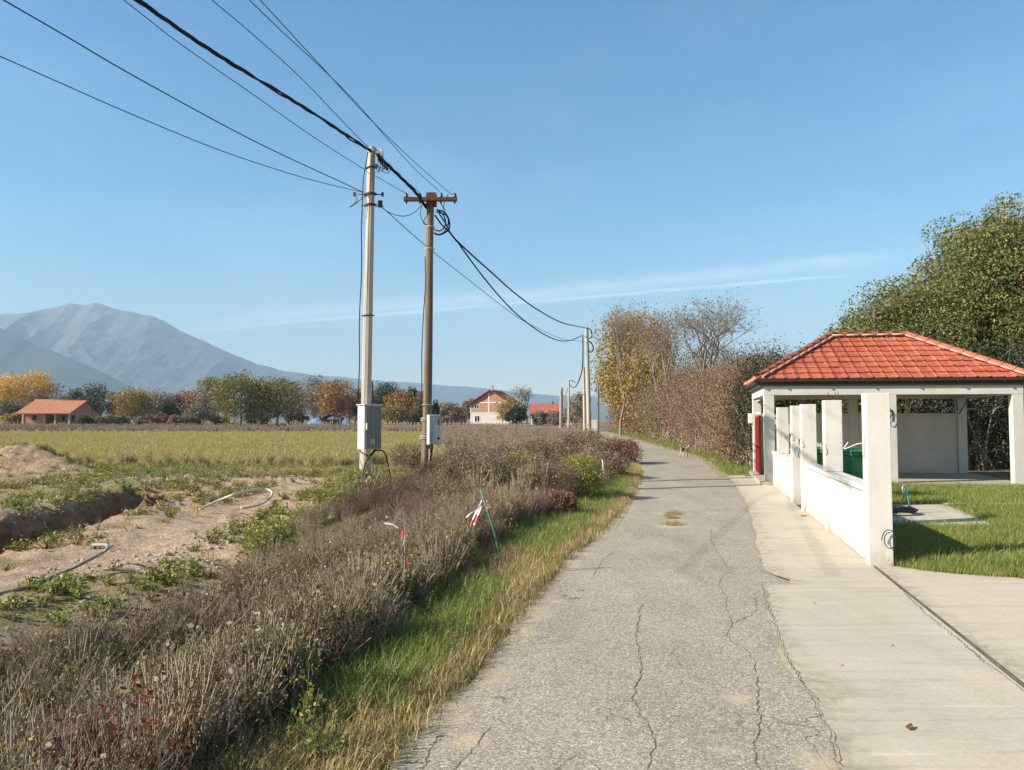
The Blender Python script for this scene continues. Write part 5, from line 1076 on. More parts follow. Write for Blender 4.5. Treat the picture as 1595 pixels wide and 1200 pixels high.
# ------------------------------------------------------------ small plants, built once and scattered
hid = bpy.data.collections.new('plant_library')
def proto(name, mb, mats, coll):
    o = bpy.data.objects.new(name, mb.mesh(name, mats)); coll.objects.link(o); return o
def twig_plant(rg, H, nst, spread, nleaf, ls, side=4, r=.0035, seeds=1.0, mats=2):
    m = MB(); pts = []
    for i in range(nst):
        a = rg.uniform(0, 6.283); b = np.array([rg.normal(0, .05), rg.normal(0, .05), -.03]); h_ = H * rg.uniform(.5, 1.05); e = b + np.array([math.cos(a) * spread * rg.random(), math.sin(a) * spread * rg.random(), h_])
        m1 = (b + e) / 2 + rg.normal(0, .03, 3); m.tube([b, m1, e], [r * 1.5, r, r * .5], 3, cap=False, smooth=False)
        for k in range(side):
            t = rg.uniform(.3, .98); s = b * (1 - t) ** 2 + 2 * m1 * t * (1 - t) + e * t * t if False else (b + (m1 - b) * t * 2 if t < .5 else m1 + (e - m1) * (t * 2 - 1))
            aa = rg.uniform(0, 6.283); ln = H * rg.uniform(.12, .34); q = s + np.array([math.cos(aa) * ln * .6, math.sin(aa) * ln * .6, ln * .8])
            m.tube([s, (s + q) / 2 + rg.normal(0, .008, 3), q], [r * .7, r * .5, r * .3], 3, cap=False, smooth=False); pts += [s, q, (s + q) / 2, q]
        pts += [e, m1 * .3 + e * .7]
    pts = np.array(pts); L = pts[rg.integers(0, len(pts), nleaf)] + rg.normal(0, .018, (nleaf, 3)); m.leaves(L, ls, rg, 1, .6); return m
def grass_tuft(rg, n, H, sp, w, seg=3):
    m = MB()
    for i in range(n):
        a = rg.uniform(0, 6.283); h_ = H * rg.uniform(.45, 1.1); b = np.array([rg.normal(0, sp), rg.normal(0, sp), -.01]); lean = np.array([math.cos(a), math.sin(a), 0]) * h_ * rg.uniform(.15, .8); sdx = np.array([-math.sin(a), math.cos(a), 0]) * w * rg.uniform(.6, 1.2)
        t = np.linspace(0, 1, seg + 1); C = b + lean * (t ** 2)[:, None] + np.array([0, 0, 1]) * (h_ * (t - .22 * t ** 2))[:, None]; W_ = (1 - t ** 1.5)[:, None] * .5 + .04
        V = np.concatenate([C - sdx * W_, C + sdx * W_]); k = np.arange(seg); m.add(V, np.stack([k, k + seg + 1, k + seg + 2, k + 1], 1))
    return m
def weed(rg, H, n, ls, sp):
    m = MB(); C = []
    for i in range(n // 6 + 2):
        a = rg.uniform(0, 6.283); e = np.array([math.cos(a) * sp * rg.random(), math.sin(a) * sp * rg.random(), H * rg.uniform(.4, 1)]); m.tube([(0, 0, -.02), e * .5 + rg.normal(0, .01, 3), e], [.004, .003, .002], 3, 0, cap=False); C += [e * t for t in np.linspace(.2, 1, 7)]
    C = np.array(C); L = C[rg.integers(0, len(C), n)] + rg.normal(0, .02, (n, 3)); m.leaves(L, ls, rg, 1, .6, .3); return m
LIB = {}
def lib(key, protos):
    c = bpy.data.collections.new('plants_' + key); LIB[key] = (c, len(protos))
    for i, (m, mats) in enumerate(protos): proto('plant_%s_%02d' % (key, i), m, mats, c)
leafmat('weed_olive', [(.09, .095, .03), (.15, .145, .045), (.22, .195, .07), (.27, .21, .10)])
rg = np.random.default_rng(4); M = MATS
lib('dry', [(twig_plant(rg, H, 30, sp, nl, .0105, r=.0026), [M['twig'], M['seed_brown']]) for H, sp, nl in ((.62, .24, 700), (.72, .28, 640), (.5, .22, 640), (.66, .3, 560))])
lib('mauve', [(twig_plant(rg, H, 32, sp, nl, .011, r=.0026), [M['twig_dark'], M['seed_purple']]) for H, sp, nl in ((.6, .24, 760), (.7, .28, 700), (.5, .22, 700))])
lib('pale', [(twig_plant(rg, H, 10, .3, 60, .010, r=.004), [M['twig_pale'], M['seed_brown']]) for H in (.75, .9, .6)])
lib('wine', [(weed(rg, H, 150, .032, .22), [M['twig_dark'], M['leaf_wine']]) for H in (.5, .4)])
lib('greenweed', [(weed(rg, H, 210, .025, .14), [M['twig'], M[lf]]) for H, lf in ((.28, 'leaf_olive'), (.36, 'weed_olive'), (.2, 'leaf_olive'), (.3, 'weed_olive'))])
lib('lowgreen', [(weed(rg, H, n_, .028, sp_), [M['leaf_olive'], M[lf]]) for H, n_, sp_, lf in ((.07, 60, .12, 'grass_mid'), (.10, 70, .10, 'grass_green'), (.05, 50, .14, 'leaf_olive'), (.09, 60, .12, 'leaf_lime'))])
lib('grass', [(grass_tuft(rg, 26, H, .05, .007), [M[g_]]) for H, g_ in ((.22, 'grass_green'), (.28, 'grass_green'), (.17, 'grass_mid'))])
lib('lawn', [(grass_tuft(rg, 22, H, .055, .0055, 2), [M[g_]]) for H, g_ in ((.13, 'grass_green'), (.16, 'grass_green'), (.12, 'grass_mid'))])
lib('straw', [(grass_tuft(rg, 24, H, .06, .006), [M[g_]]) for H, g_ in ((.13, 'grass_straw'), (.17, 'grass_straw'), (.12, 'grass_mid'), (.09, 'grass_straw'))])
lib('fieldgrass', [(grass_tuft(rg, 22, H, .14, .014, 2), [M[g_]]) for H, g_ in ((.26, 'grass_field'), (.20, 'grass_field'), (.34, 'grass_straw'), (.16, 'grass_mid'))])
lib('fardry', [(twig_plant(rg, H, 22, .35, 200, .045, r=.009), [M['twig'], M[s_]]) for H, s_ in ((.8, 'seed_brown'), (.9, 'seed_purple'), (.7, 'seed_brown'), (.65, 'grass_straw'))])
rk = []
for i in range(3):
    a = np.linspace(0, math.pi, 5)[:, None]; b = np.linspace(0, 2 * math.pi, 8)[None, :]; r_ = .5 + .35 * fbm(a * 2 + i * 5, np.cos(b) * 2, 90 + i); m = MB().grid(r_ * np.sin(a) * np.cos(b), r_ * np.sin(a) * np.sin(b) * .8, r_ * np.cos(a) * .55 + 0 * b, smooth=False); rk.append((m, [M['stone']]))
lib('stone', rk)
GNS = {}
def scatter_group(key):
    if key in GNS: return GNS[key]
    ng = bpy.data.node_groups.new('scatter_' + key, 'GeometryNodeTree'); ng.interface.new_socket('Geometry', in_out='INPUT', socket_type='NodeSocketGeometry'); ng.interface.new_socket('Geometry', in_out='OUTPUT', socket_type='NodeSocketGeometry')
    N = ng.nodes; L = ng.links; gi = N.new('NodeGroupInput'); go = N.new('NodeGroupOutput'); ip = N.new('GeometryNodeInstanceOnPoints'); ci = N.new('GeometryNodeCollectionInfo')
    ci.inputs['Collection'].default_value = LIB[key][0]; ci.inputs['Separate Children'].default_value = True; ci.inputs['Reset Children'].default_value = True
    L.new(gi.outputs[0], ip.inputs['Points']); L.new(ci.outputs[0], ip.inputs['Instance']); ip.inputs['Pick Instance'].default_value = True
    for nm, ty, sk in (('idx', 'INT', 'Instance Index'), ('rot', 'FLOAT_VECTOR', 'Rotation'), ('scl', 'FLOAT_VECTOR', 'Scale')):
        a = N.new('GeometryNodeInputNamedAttribute'); a.data_type = ty; a.inputs['Name'].default_value = nm; L.new(a.outputs[0], ip.inputs[sk])
    L.new(ip.outputs[0], go.inputs[0]); GNS[key] = ng; return ng
def scatter(name, key, P, label, seed=0, s0=.7, s1=1.3, tilt=.2, scl=None, cat='plants', zoff=0.0):
    P = np.asarray(P, float); n = len(P); rg = np.random.default_rng(seed + 999)
    me = bpy.data.meshes.new(name); me.vertices.add(n); me.vertices.foreach_set('co', (P + (0, 0, zoff)).ravel().astype(np.float32))
    s = rg.uniform(s0, s1, n) * (1 if scl is None else scl); S = np.stack([s, s, s * rg.uniform(.85, 1.15, n)], 1)
    Rt = np.stack([rg.normal(0, tilt, n), rg.normal(0, tilt, n), rg.uniform(0, 6.283, n)], 1)
    for nm, ty, v, f in (('rot', 'FLOAT_VECTOR', Rt, 'vector'), ('scl', 'FLOAT_VECTOR', S, 'vector'), ('idx', 'INT', rg.integers(0, LIB[key][1], n), 'value')):
        a = me.attributes.new(nm, ty, 'POINT'); a.data.foreach_set(f, v.ravel().astype(np.int32 if ty == 'INT' else np.float32))
    o = bpy.data.objects.new(name, me); SC.collection.objects.link(o); md = o.modifiers.new('scatter', 'NODES'); md.node_group = scatter_group(key)
    print('SCATTER', name, n); return tag(o, label, cat, None, 'stuff')
def field_pts(seed, x0, x1, y0, y1, dens):
    rg = np.random.default_rng(seed); n = int((x1 - x0) * (y1 - y0) * dens); x = rg.uniform(x0, x1, n); y = rg.uniform(y0, y1, n); k = (np.abs(x) < .70 * y + .8); return x[k], y[k]
def put(x, y, m): x, y = x[m], y[m]; return np.stack([x, y, height(x, y)], 1)
def rnd(x, seed): return np.random.default_rng(seed).random(len(x))
# weeds beside the lane
wp1 = [gp(*p)[:2] for p in [(-500, 1075), (60, 1050), (200, 1015), (300, 965), (400, 905), (460, 850), (520, 805), (570, 785), (640, 778), (700, 785), (760, 800), (860, 800), (1000, 900), (900, 1500), (-1500, 1500)]]
def weed_mask(x, y, jit=.5):
    xx = x + (fbm(x * 1.2, y * 1.2, 81) - .5) * jit * 2; yy = y + (fbm(x * 1.2, y * 1.2, 82) - .5) * jit * 2
    d = left_d(x, y) + (fbm(x * 2, y * 2, 83) - .5) * .5
    return inpoly(xx, yy, wp1) & (d > WV(y) + .05)
x, y = field_pts(1, -9, 2, 2.6, 13, 130)
hz = fbm(x * .45, y * .45, 90); wm = weed_mask(x, y); r_ = rnd(x, 2)
hs_ = np.interp(left_d(x, y), [.7, 1.3, 2.2, 3.2, 5], [.68, .85, .68, .42, .26]) * np.interp(y, [3, 5, 13], [.78, .9, .8])
hole = (np.hypot(x - gp(170, 1230)[0], (y - gp(170, 1230)[1])) < .28)
mvz = sstep(2.9, 1.5, left_d(x, y)) * sstep(3.6, 5, y)
m = wm & (r_ < np.interp(left_d(x, y), [2.2, 3.6], [.40, .24])) & ~hole; isM = rnd(x, 3) < (.06 + .45 * mvz) ; k = m & ~isM
scatter('dry_weeds', 'dry', put(x, y, k), 'tangled grey brown dry weeds filling the roadside strip in the foreground', 1, scl=hs_[k])
k = m & isM; scatter('purple_weeds', 'mauve', put(x, y, k), 'purplish brown dry weeds closest to the verge', 2, scl=hs_[k])
k = wm & (rnd(x, 16) < .16) & (fbm(x * .6, y * .6, 79) > .42); scatter('weed_grass', 'straw', put(x, y, k), 'dry and olive grass growing through the weeds', 16, s0=1.2, s1=2.6, scl=hs_[k])
k = wm & (r_ > .94); scatter('dead_stalks', 'pale', put(x, y, k), 'pale dead stalks sticking out of the weeds', 3, scl=hs_[k])
k = wm & (rnd(x, 5) < .16) & (fbm(x * .9, y * .9, 91) > .50) & (left_d(x, y) < 2.6 + .0 * x) & (y < 7.5); scatter('bramble_leaves', 'wine', put(x, y, k), 'dark wine red bramble leaves low in the foreground weeds', 4, s0=.7, s1=1.2)
k = wm & (rnd(x, 6) < .7) & (fbm(x * .8, y * .8, 92) > .42); scatter('green_weeds', 'greenweed', put(x, y, k), 'patches of green weeds between the dry ones', 5, s0=1.1, s1=2.1, scl=np.clip(hs_[k] * 1.25, .45, 1))
# mid distance weeds left of the lane
x, y = field_pts(7, -8, 8, 12, 90, 14); d = left_d(x, y); lim = np.interp(y, [12, 15, 19, 26, 40, 60, 90], [3.9, 4.3, 4.6, 6.0, 9, 14, 26]); m = (d > WV(y)) & (d < lim + (fbm(x * .3, y * .3, 93) - .5) * 4)
k = m & (rnd(x, 8) < np.interp(y, [12, 30, 60], [.75, .55, .22])); scatter('mid_weeds', 'fardry', put(x, y, k), 'brown and mauve weed belt along the left side of the lane', 8, s0=.6, s1=1.15, scl=np.interp(y, [12, 20, 50], [.30, .40, .75])[k])
k = m & (y < 40) & (rnd(x, 9) < .25) & (fbm(x * .5, y * .5, 94) > .5); scatter('mid_green_weeds', 'greenweed', put(x, y, k), 'greenish weeds mixed into the belt left of the lane', 9, s0=1.2, s1=2.6)
x, y = field_pts(17, -8, 8, 11, 32, 60); d = left_d(x, y); k = (d > WV(y) + .1) & (d < np.interp(y, [12, 15, 19, 26, 40], [4.0, 4.6, 5.2, 5.2, 6])) & (rnd(x, 10) < .4); scatter('mid_dry_weeds', 'mauve', put(x, y, k), 'fine brown weeds around the bushes left of the lane', 10, s0=.35, s1=.8)
# verge
x, y = field_pts(11, -3, 6, 2.6, 30, 420); d = left_d(x, y); wv = WV(y); e1 = .26 + (fbm(x * 2, y * 2, 95) - .5) * .3
grn = fbm(x * .55, y * .55, 96)
gm = (d > e1) & (d < wv + .35) & (y > 4.3) & (grn > .47); k = gm & (rnd(x, 12) < np.interp(y, [3, 10, 30], [.85, .5, .3])); scatter('verge_grass', 'grass', put(x, y, k), 'green grass tufts on the verge left of the lane', 12, s0=.5, s1=1.0)
k = (d > -.02) & (d < wv + .2) & ~(gm & (rnd(x, 14) < .7)) & (rnd(x, 13) < .75) & (fbm(x * 3, y * 3, 97) > .30); scatter('verge_straw', 'straw', put(x, y, k), 'dry yellow grass at the asphalt edge', 13, s0=.6, s1=1.2)
gpoly = [gp(*q_)[:2] for q_ in [(660, 782), (700, 774), (765, 776), (785, 792), (770, 812), (700, 806)]]
x, y = field_pts(19, -3, 1, 11, 20, 150); k = inpoly(x + (fbm(x * 2, y * 2, 5) - .5), y + (fbm(x * 2, y * 2, 6) - .5), gpoly); scatter('green_patch', 'grass', put(x, y, k), 'fresh green grass patch in front of the rounded greyish pink bush', 19, s0=.8, s1=1.5)
# lawn
x, y = field_pts(21, 4, 20, 7.2, 19.3, 620); m = ((y > 8.6) & (x > wall_x(y) + .28)) | ((y <= 8.6) & (y > lawn_front(x) + .03 + (fbm(x * 4, y * 4, 3) - .5) * .1))
m &= (y < 19.1 - (x - 6.42) * .15) & ~inpoly(x, y, pad) & ~((x > k0[0]) & (y > k0[1] - .02) & (y < k0[1] + .15)); m &= (fbm(x * 1.2, y * 1.2, 98) > .22)
m &= rnd(x, 22) < np.interp(y, [8, 12, 19], [1, .7, .4]); X3 = np.stack([x[m], y[m], 0 * x[m] + .03], 1); near_front = sstep(.0, .8, y[m] - lawn_front(x[m]))
scatter('lawn_grass', 'lawn', X3, 'bright green lawn grass between the wall and the pavilion', 22, s0=.75, s1=1.35, scl=.7 + .45 * near_front)
# field
x, y = field_pts(31, -60, 6, 12, 85, 16); d = left_d(x, y); inD = inpoly(x, y, dirt_poly); m = ~inD & (d > np.interp(y, [12, 40, 90], [3, 6, 10])) & (y > 17)
k = m & (rnd(x, 32) < np.interp(y, [15, 30, 60, 85], [.9, .8, .42, .3])); scatter('field_grass', 'fieldgrass', put(x, y, k), 'short green and straw coloured grass of the field', 32, s0=.55, s1=1.1, scl=(np.interp(y, [17, 25, 30, 60], [.6, .75, 1.05, .95]))[k])
k = m & (np.abs(y - (24.3 + (fbm(x * .2, 3, 5) - .5) * 2)) < .55) & (rnd(x, 33) < .6); scatter('field_weeds', 'greenweed', put(x, y, k), 'low line of darker green weeds across the field edge', 33, s0=.6, s1=1.4)
x, y = field_pts(41, -110, 12, 90, 170, .5); k = left_d(x, y) > 12; scatter('far_weeds', 'fardry', put(x, y, k | (x < -5)), 'brown dry weeds along the far edge of the field', 41, s0=.3, s1=.8)
# dirt area
x, y = field_pts(51, -20, -.5, 5, 24, 26); td = dseg(x, y, TR); n_ = fbm(x * .6, y * .6, 99); ph = dseg(x, y, np.array([gp(*p)[:2] for p in [(-100, 960), (120, 905), (260, 868), (360, 815), (470, 778)]]))
m = (td > .5) & ~weed_mask(x, y, .3) & (left_d(x, y) > 3.0); k = m & (ph > .45) & (rnd(x, 52) < np.where(n_ > .47, .85, .10)); scatter('dirt_greens', 'lowgreen', put(x, y, k), 'small green plants growing on the bare earth', 52, s0=.6, s1=1.7)
k = m & (ph > .4) & (rnd(x, 53) < np.where(fbm(x * .5, y * .5, 87) > .52, .14, .01)); scatter('dirt_dry_plants', 'dry', put(x, y, k), 'low dry grey plants on the disturbed earth', 53, s0=.12, s1=.38)
k = m & (rnd(x, 54) < .16) & (fbm(x * .4, y * .4, 88) > .45) & (ph > .4); scatter('dirt_straw', 'straw', put(x, y, k), 'thin straw grass on the disturbed earth', 54, s0=.6, s1=1.3)
x, y = field_pts(61, -12, -1.5, 4.5, 22, 130); m = (fbm(x * .7, y * .7, 86) > .5) & (left_d(x, y) > 3.2) & ~weed_mask(x, y, .3); k = m & (rnd(x, 62) < .55)
P = put(x, y, k); scatter('gravel', 'stone', P, 'pale stones and clods strewn over the bare earth', 62, s0=.012, s1=.06, tilt=.6, cat='stones')
# right verge under the thicket
x, y = field_pts(71, 5, 16, 21.5, 95, 30); dr_ = x - xr(y) + (fbm(x * 1.5, y * 1.5, 3) - .5) * .3; k = (dr_ > .06) & (dr_ < 1.5) & (rnd(x, 72) < .8) & ~((y < 22.9) & (x < 9)); P = put(x, y, k); P[:, 2] += .02
scatter('right_verge_grass', 'grass', P, 'green grass strip under the thicket on the right of the lane', 72, s0=.7, s1=1.5)
x2, y2 = field_pts(73, 3, 12, 7, 95, 26); dr_ = x2 - xr(y2); k = (np.abs(dr_ + .05) < .14) & (y2 > 22) & (rnd(x2, 74) < .9); P = put(x2, y2, k); P[:, 2] = base(P[:, 1]) + .01
scatter('right_verge_straw', 'straw', P, 'dry grass fringe on the right edge of the lane', 74, s0=.6, s1=1.1)
tx = []
for a, b, hw in ((1048, 800, 15), (1045, 806, 10), (1047, 817, 17)):
    for i in range(60): px = a + np.random.default_rng(i * 7 + a + b).normal(0, hw * .5); tx.append(gp(px, b + np.random.default_rng(i * 3 + b).normal(0, .8), .012))
scatter('pothole_grass', 'straw', np.array(tx), 'three thin streaks of grass growing in the middle of the asphalt', 75, s0=.3, s1=.6)
# ------------------------------------------------------------ single bushes and plants left of the lane
GB = 'bushes in the weed belt left of the lane'
def bsh(px, py, H, r, leaf, label, seed, n=6000, ls=.035, twig='twig'):
    p = gp(px, py); z = float(height(np.array([p[0]]), np.array([p[1]]))[0]); shrub(label, p[0], p[1], H, r, leaf, seed, n, ls, twig, z, GB, 46, 'bush', 'bush', fill=1.0)
bsh(752, 772, .95, 1.05, 'leaf_mauve', 'rounded greyish pink bush right of the wooden pole', 701, 9000, .032)
bsh(905, 778, .92, .55, 'leaf_lime', 'yellow green bush standing upright near the lane', 702, 7000, .038)
bsh(852, 783, .80, .70, 'leaf_brown', 'brown bush immediately left of the yellow green one', 703, 7000, .036)
bsh(812, 772, .95, .55, 'leaf_lime', 'sparse yellow leafed bush between the pink and the brown bush', 704, 2600, .036)
bsh(873, 805, .42, .36, 'leaf_purple', 'reddish brown low bush between the brown and yellow green bushes', 705, 4200, .04)
bsh(948, 745, .75, .7, 'leaf_mauve', 'pinkish bush by the lane edge beyond the yellow green one', 706, 7000, .04)
bsh(968, 722, .95, .9, 'leaf_purple', 'dark purple bush at the inside of the lane bend', 707, 7000, .055)
bsh(900, 722, 1.1, 1.3, 'leaf_mauve', 'wide mauve bush at the foot of the leaning concrete pole', 708, 8000, .055)
bsh(640, 748, .75, .8, 'leaf_brown', 'low russet bush between the two near poles', 709, 4000, .036)
bsh(560, 775, .40, .45, 'leaf_lime', 'small green clump at the base of the concrete pole', 710, 2500, .035)
bsh(690, 800, .45, .5, 'leaf_olive', 'olive clump below the wooden pole', 711, 3500, .03)
bsh(790, 752, .9, 1.1, 'leaf_greybrown', 'pale brown bush behind the rounded greyish pink one', 712, 6000, .036)
bsh(845, 735, .9, 1.3, 'leaf_brown', 'wide dull bush behind the sparse yellow leafed one', 713, 7000, .045)
bsh(520, 812, .40, .55, 'leaf_lime', 'yellow green low plant in the weeds below the concrete pole', 714, 2500, .035)
bsh(410, 878, .34, .35, 'leaf_lime', 'fresh green tuft plant at the edge of the bare earth', 715, 1800, .035)
p = gp(918, 700, .2); p = at(917, 682, 40.6)
m_ = MB().leaves(p + np.random.default_rng(3).normal(0, 1, (260, 3)) * (.3, .2, .28), .16, np.random.default_rng(4)); m_.tube([(p[0], p[1], -.1), p], .02, 5)
solo('climbing_vine', m_, MATS['leaf_lime'], 'clump of yellow green vine leaves wrapped round the leaning concrete pole', 'vine')
# red leaved sprig and green sprig in the near weeds
for (px, py, lf, lab, H_) in ((210, 1235, 'leaf_red', 'bright scarlet leafed sprig in the weeds at the lower left', .46), (1480 - 1013, 1180, 'leaf_lime', 'green leafed sprig among the dark red bramble leaves', .40), (515, 1190, 'grass_green', 'dark green broad leaves at the edge of the weeds near the lane', .22), (50, 1270, 'leaf_lime', 'yellow green leafy plant in the bottom left corner', .55), (268, 1230, 'leaf_orange', 'orange yellow leafed sprig right of the scarlet one', .48)):
    q = gp(px, py); z = float(height(np.array([q[0]]), np.array([q[1]]))[0]); rg = np.random.default_rng(px); t = thing('leafy_sprig', (q[0], q[1], z), lab, 'plant', 'leafy sprigs in the near weeds')
    st_ = MB(); C = []
    for i in range(5):
        e = q + (rg.normal(0, .07), rg.normal(0, .07), z + H_ * rg.uniform(.7, 1.1)); P = smooth_pts([q + (0, 0, z), (q + e) / 2 + (0, 0, z / 2) + rg.normal(0, .015, 3), e], 8); st_.tube(P, .003, 4); C += list(P[3:])
    part('stem', st_, MATS['twig_dark'], t); C = np.array(C); part('leaves', MB().leaves(C[rg.integers(0, len(C), 90)] + rg.normal(0, .026, (90, 3)), .034, rg, 0, .6), MATS[lf], t)

# ------------------------------------------------------------ stakes with barrier tape, pipes, litter
def ribbon(mb, P, w, m0=0, m1=1, per=.12, seed=0):
    P = smooth_pts(P, 60); s = np.concatenate([[0], np.cumsum(np.linalg.norm(np.diff(P, axis=0), axis=1))]); rg = np.random.default_rng(seed); n_ = max(14, int(s[-1] / .02)); t = np.linspace(0, s[-1], n_)
    Q = np.stack([np.interp(t, s, P[:, i]) for i in range(3)], 1); T = np.gradient(Q, axis=0); T /= np.linalg.norm(T, axis=1)[:, None] + 1e-9; ph = np.cumsum(rg.normal(.05, .22, n_)); A = np.cross(T, (0, 1, .2)); A /= np.linalg.norm(A, axis=1)[:, None] + 1e-9; B = np.cross(T, A); Wv = (A * np.cos(ph)[:, None] + B * np.sin(ph)[:, None]) * w / 2
    for i in range(n_ - 1): mb.add([Q[i] - Wv[i], Q[i] + Wv[i], Q[i + 1] + Wv[i + 1], Q[i + 1] - Wv[i + 1]], [[0, 1, 2, 3]], m0 if int(t[i] / per) % 2 == 0 else m1)
TM_ = [MATS['tape_red'], MATS['tape_white']]
b = gp(788, 893); Yb = b[1]
s1 = thing('marker_stake', b, 'leaning thin green stake in the verge with red and white tape at its top', 'stake')
tpp = at(748, 762, Yb - .05); part('rod', MB().tube([b + (0, 0, -.1), (b + tpp) / 2 + (.008, 0, 0), tpp], .0065, 7), MATS['stake_green'], s1)
tp_ = MB(); k_ = at(752, 776, Yb - .06)
ribbon(tp_, [k_, at(748, 785, Yb - .1), at(742, 797, Yb - .1), at(735, 812, Yb - .12), at(732, 820, Yb - .1)], .022, 0, 1, .12, 1); ribbon(tp_, [k_, at(749, 790, Yb), at(745, 800, Yb), at(738, 818, Yb)], .02, 0, 1, .10, 2)
ribbon(tp_, [k_, at(757, 778, Yb), at(760, 784, Yb), at(759, 792, Yb)], .018, 0, 1, .05, 3); ribbon(tp_, [k_, at(744, 792, Yb - .2), at(733, 800, Yb - .3), at(726, 806, Yb - .3)], .012, 1, 1, .1, 4)
part('barrier_tape', tp_, TM_, s1)
Yt = 6.6; t2 = MB()
ribbon(t2, [at(598, 815, Yt), at(610, 817, Yt), at(622, 824, Yt), at(629, 828, Yt), at(630, 838, Yt), at(626, 852, Yt)], .016, 1, 0, .11, 5); ribbon(t2, [at(629, 826, Yt), at(631, 820, Yt), at(632, 814, Yt)], .015, 0, 1, .05, 9)
ribbon(t2, [at(627, 828, Yt), at(625, 842, Yt), at(624, 856, Yt)], .018, 0, 1, .09, 6); ribbon(t2, [at(632, 866, Yt), at(633, 880, Yt), at(630, 893, Yt), at(626, 905, Yt), at(624, 912, Yt)], .025, 0, 1, .10, 7); ribbon(t2, [at(624, 903, Yt), at(612, 912, Yt - .05), at(598, 916, Yt - .05), at(596, 911, Yt - .05)], .02, 1, 0, .06, 8)
t2.tube([(at(630, 900, Yt)[0], Yt, -.1), at(631, 814, Yt)], .004, 5, 2)
solo('barrier_tape', t2, TM_ + [MATS['twig_pale']], 'torn red and white barrier tape tangled in the purple weeds', 'barrier tape')
b = gp(946, 775); solo('marker_stake', MB().tube([b + (0, 0, -.05), at(942, 748, b[1]), at(938, 716, b[1])], .011, 6), MATS['strap'], 'thin pale leaning rod at the lane edge by the yellow green bush', 'stake', loc=b)
def crumple(c, s, seed):
    a = np.linspace(0, math.pi, 14)[:, None]; b_ = np.linspace(0, 2 * math.pi, 22)[None, :]; r_ = .55 + .75 * fbm(a * 3 + seed, np.cos(b_) * 3 + np.sin(b_) * 2, seed, 5); return MB().grid(c[0] + s[0] * r_ * np.sin(a) * np.cos(b_), c[1] + s[1] * r_ * np.sin(a) * np.sin(b_), c[2] + s[2] * r_ * np.cos(a) + 0 * b_, smooth=False)
b = gp(820, 812); solo('plastic_bag', crumple(b + (0, 0, .06), (.13, .09, .08), 6), plain('plastic_film', (.62, .64, .68), .35, .25, 30), 'crumpled whitish plastic bag in the verge grass', 'litter', loc=b)
b = gp(947, 716); solo('plastic_bag', crumple(b + (0, 0, .06), (.10, .08, .08), 8), MATS['white_frame'], 'tiny white scrap on the left lane edge in the bend', 'litter', loc=b)
def gpipe(L_, r_, label, m_, lift=.03):
    P = []
    for q in L_:
        g0 = gp(q[0], q[1]); z = float(height(np.array([g0[0]]), np.array([g0[1]]))[0]); g1 = gp(q[0], q[1], z + lift + (q[2] if len(q) > 2 else 0)); P.append(g1)
    solo('plastic_pipe', MB().tube(smooth_pts(P, 80), r_, 8), MATS[m_], label, 'pipe', 'plastic pipes lying on the earth', loc=P[0])
gpipe([(310, 794), (340, 780, .05), (372, 768, .12), (400, 762, .15), (418, 763, .1), (424, 769, .05), (418, 778), (405, 786), (385, 791), (372, 792)], .019, 'white plastic pipe bent into a loop on the bare earth', 'pipe_white')
gpipe([(-30, 931), (40, 915), (90, 895, .03), (130, 877, .08), (158, 862, .12), (167, 855, .15), (165, 849, .15), (145, 849, .1)], .017, 'grey hooked plastic pipe beside the trench', 'pipe_grey')
b = gp(300, 797); solo('survey_peg', MB().box(b + (0, 0, .07), (.07, .05, .22), .2), plain('peg', (.62, .50, .34), .8), 'short pale wooden peg left of the white pipe', 'peg', loc=b, bevel=.004)
b = gp(306, 822); rg = np.random.default_rng(8); C = b + np.column_stack([rg.normal(0, .03, 40), rg.normal(0, .03, 40), rg.uniform(0, .38, 40)]); solo('yellow_weed', MB().leaves(C, .045, rg).tube([b + (0, 0, -.02), b + (0, 0, .36)], .005, 4), MATS['leaf_yellow'], 'single upright yellow weed on the bare earth', 'plant', loc=b)
# dead leaves and scraps on the apron
rg = np.random.default_rng(12); 
for i, (px, py, s_) in enumerate(((1416, 1131, .035), (1252, 803, .05), (1390, 1003, .012), (1268, 938, .012), (1312, 1034, .010))):
    q = gp(px, py, .032); u_ = np.linspace(-1, 1, 7)[:, None]; v_ = np.linspace(-1, 1, 5)[None, :]; wv_ = s_ * .45 * np.sqrt(np.clip(1 - u_ ** 2, .02, 1)); a = rg.uniform(0, 3); lx_ = u_ * s_ + 0 * v_; ly_ = wv_ * v_
    m_ = MB().grid(q[0] + lx_ * math.cos(a) - ly_ * math.sin(a), q[1] + lx_ * math.sin(a) + ly_ * math.cos(a), q[2] - .012 + .25 * s_ * (u_ ** 2 + v_ ** 2) + 0 * lx_); sd = m_
    o = solo('fallen_leaf', m_, MATS['dead_leaf'], ['curled dark fallen leaf alone on the concrete near the lower right', 'brown fallen leaf by the foot of the wall', 'tiny fallen leaf below the end pillar on the concrete', 'tiny scrap on the concrete near the asphalt edge', 'tiny brown scrap in the middle of the concrete'][i], 'leaf', 'fallen leaves on the concrete', loc=q)
    so = o.modifiers.new('thickness', 'SOLIDIFY'); so.thickness = .0012

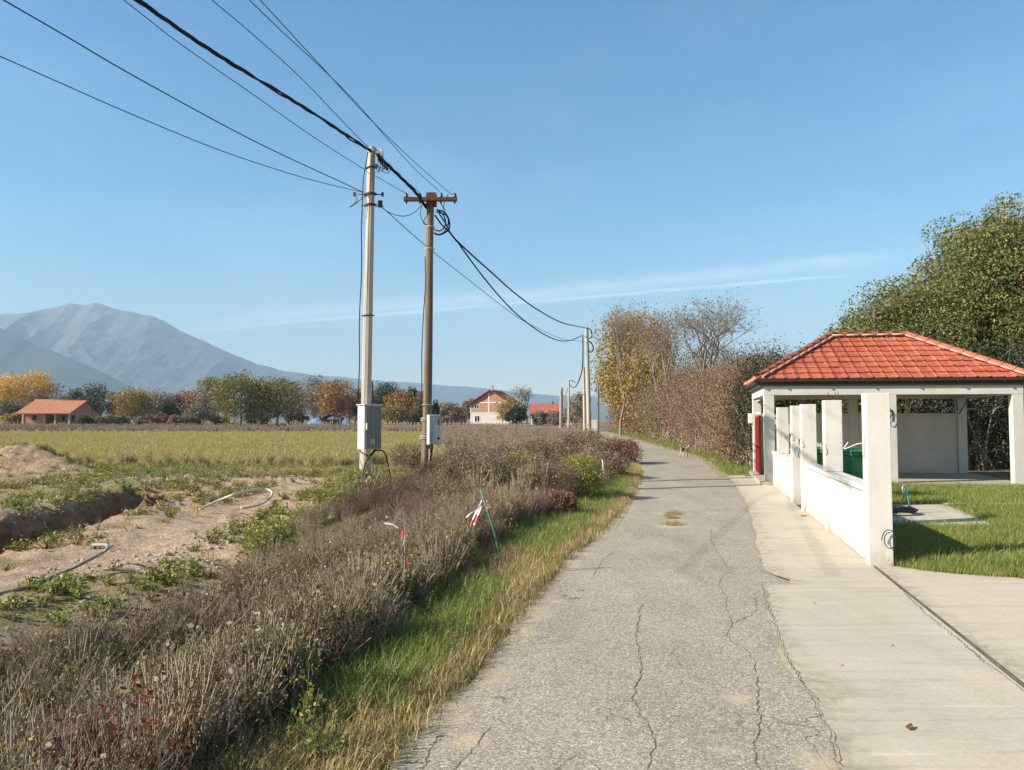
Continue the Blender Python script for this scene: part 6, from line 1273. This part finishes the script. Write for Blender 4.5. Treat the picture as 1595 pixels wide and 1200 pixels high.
# ------------------------------------------------------------ dog on the lane (one continuous skinned body)
def dog(x, y, label):
    S = .36; J = []; E = []; Rd = []
    def j(p, r_, par=None):
        J.append((p[0] * S, p[1] * S, p[2] * S)); Rd.append(r_ * S)
        if par is not None: E.append((par, len(J) - 1))
        return len(J) - 1
    pel = j((-.55, 0, 1.02), .15); mid = j((-.1, 0, 1.0), .165, pel); ch = j((.38, 0, .98), .20, mid); nk = j((.62, 0, 1.22), .12, ch); hd = j((.82, 0, 1.42), .125, nk); mz = j((1.0, 0, 1.38), .075, hd); ns = j((1.14, 0, 1.35), .05, mz)
    for s in (-1, 1):
        e1 = j((.76, s * .10, 1.52), .05, hd); j((.74, s * .14, 1.64), .018, e1)
        fw = .10 * s; a = j((.40, s * .15, .80), .085, ch); b_ = j((.34 + fw, s * .15, .45), .05, a); c = j((.40 + fw, s * .15, .08), .038, b_); j((.47 + fw, s * .15, .035), .035, c)
        a = j((-.50, s * .14, .85), .11, pel); b_ = j((-.42 - fw, s * .15, .58), .065, a); c = j((-.66 - fw, s * .15, .34), .04, b_); d_ = j((-.60 - fw, s * .15, .06), .036, c); j((-.52 - fw, s * .15, .035), .034, d_)
    t1 = j((-.74, 0, 1.16), .045, pel); t2_ = j((-.88, 0, 1.40), .035, t1); j((-.80, 0, 1.60), .02, t2_)
    me = bpy.data.meshes.new('dog'); me.from_pydata(J, E, []); o = bpy.data.objects.new('dog', me); SC.collection.objects.link(o); o.location = (x, y, .02)
    sk = o.modifiers.new('skin', 'SKIN'); sk.use_smooth_shade = True; me.skin_vertices.new() if not me.skin_vertices else None
    for i, sv in enumerate(me.skin_vertices[0].data): sv.radius = (Rd[i], Rd[i]); sv.use_root = (i == 0)
    sb = o.modifiers.new('subd', 'SUBSURF'); sb.levels = 1; sb.render_levels = 2
    def fur(g): return g.mix(g.ramp(g.noise(g.n('ShaderNodeTexCoord', out=3), 4.2, 2), [(.50, 0.0), (.56, 1.0)]), (.66, .58, .48), (.10, .07, .055))
    me.materials.append(mat('dog_fur', fur, .95, .1)); return tag(o, label, 'dog')
q = gp(1067, 713); dg = dog(q[0], q[1], 'small white dog with dark patches walking at the right edge of the lane'); dg.rotation_euler.z = R(35)

# ------------------------------------------------------------ the air
hz = MB().box((0, 4300, 540), (16000, 9900, 1180))
hm = bpy.data.materials.new('air'); hm.use_nodes = True; g = NG(hm.node_tree)
v = g.n('ShaderNodeVolumePrincipled', Color=(.50, .76, 1.0, 1), Density=HAZE, Anisotropy=0.0)
g.n('ShaderNodeOutputMaterial', Volume=v)
h = part('haze', hz, hm); tag(h, 'thin pale blue haze in the air over the valley', 'haze', None, 'stuff')
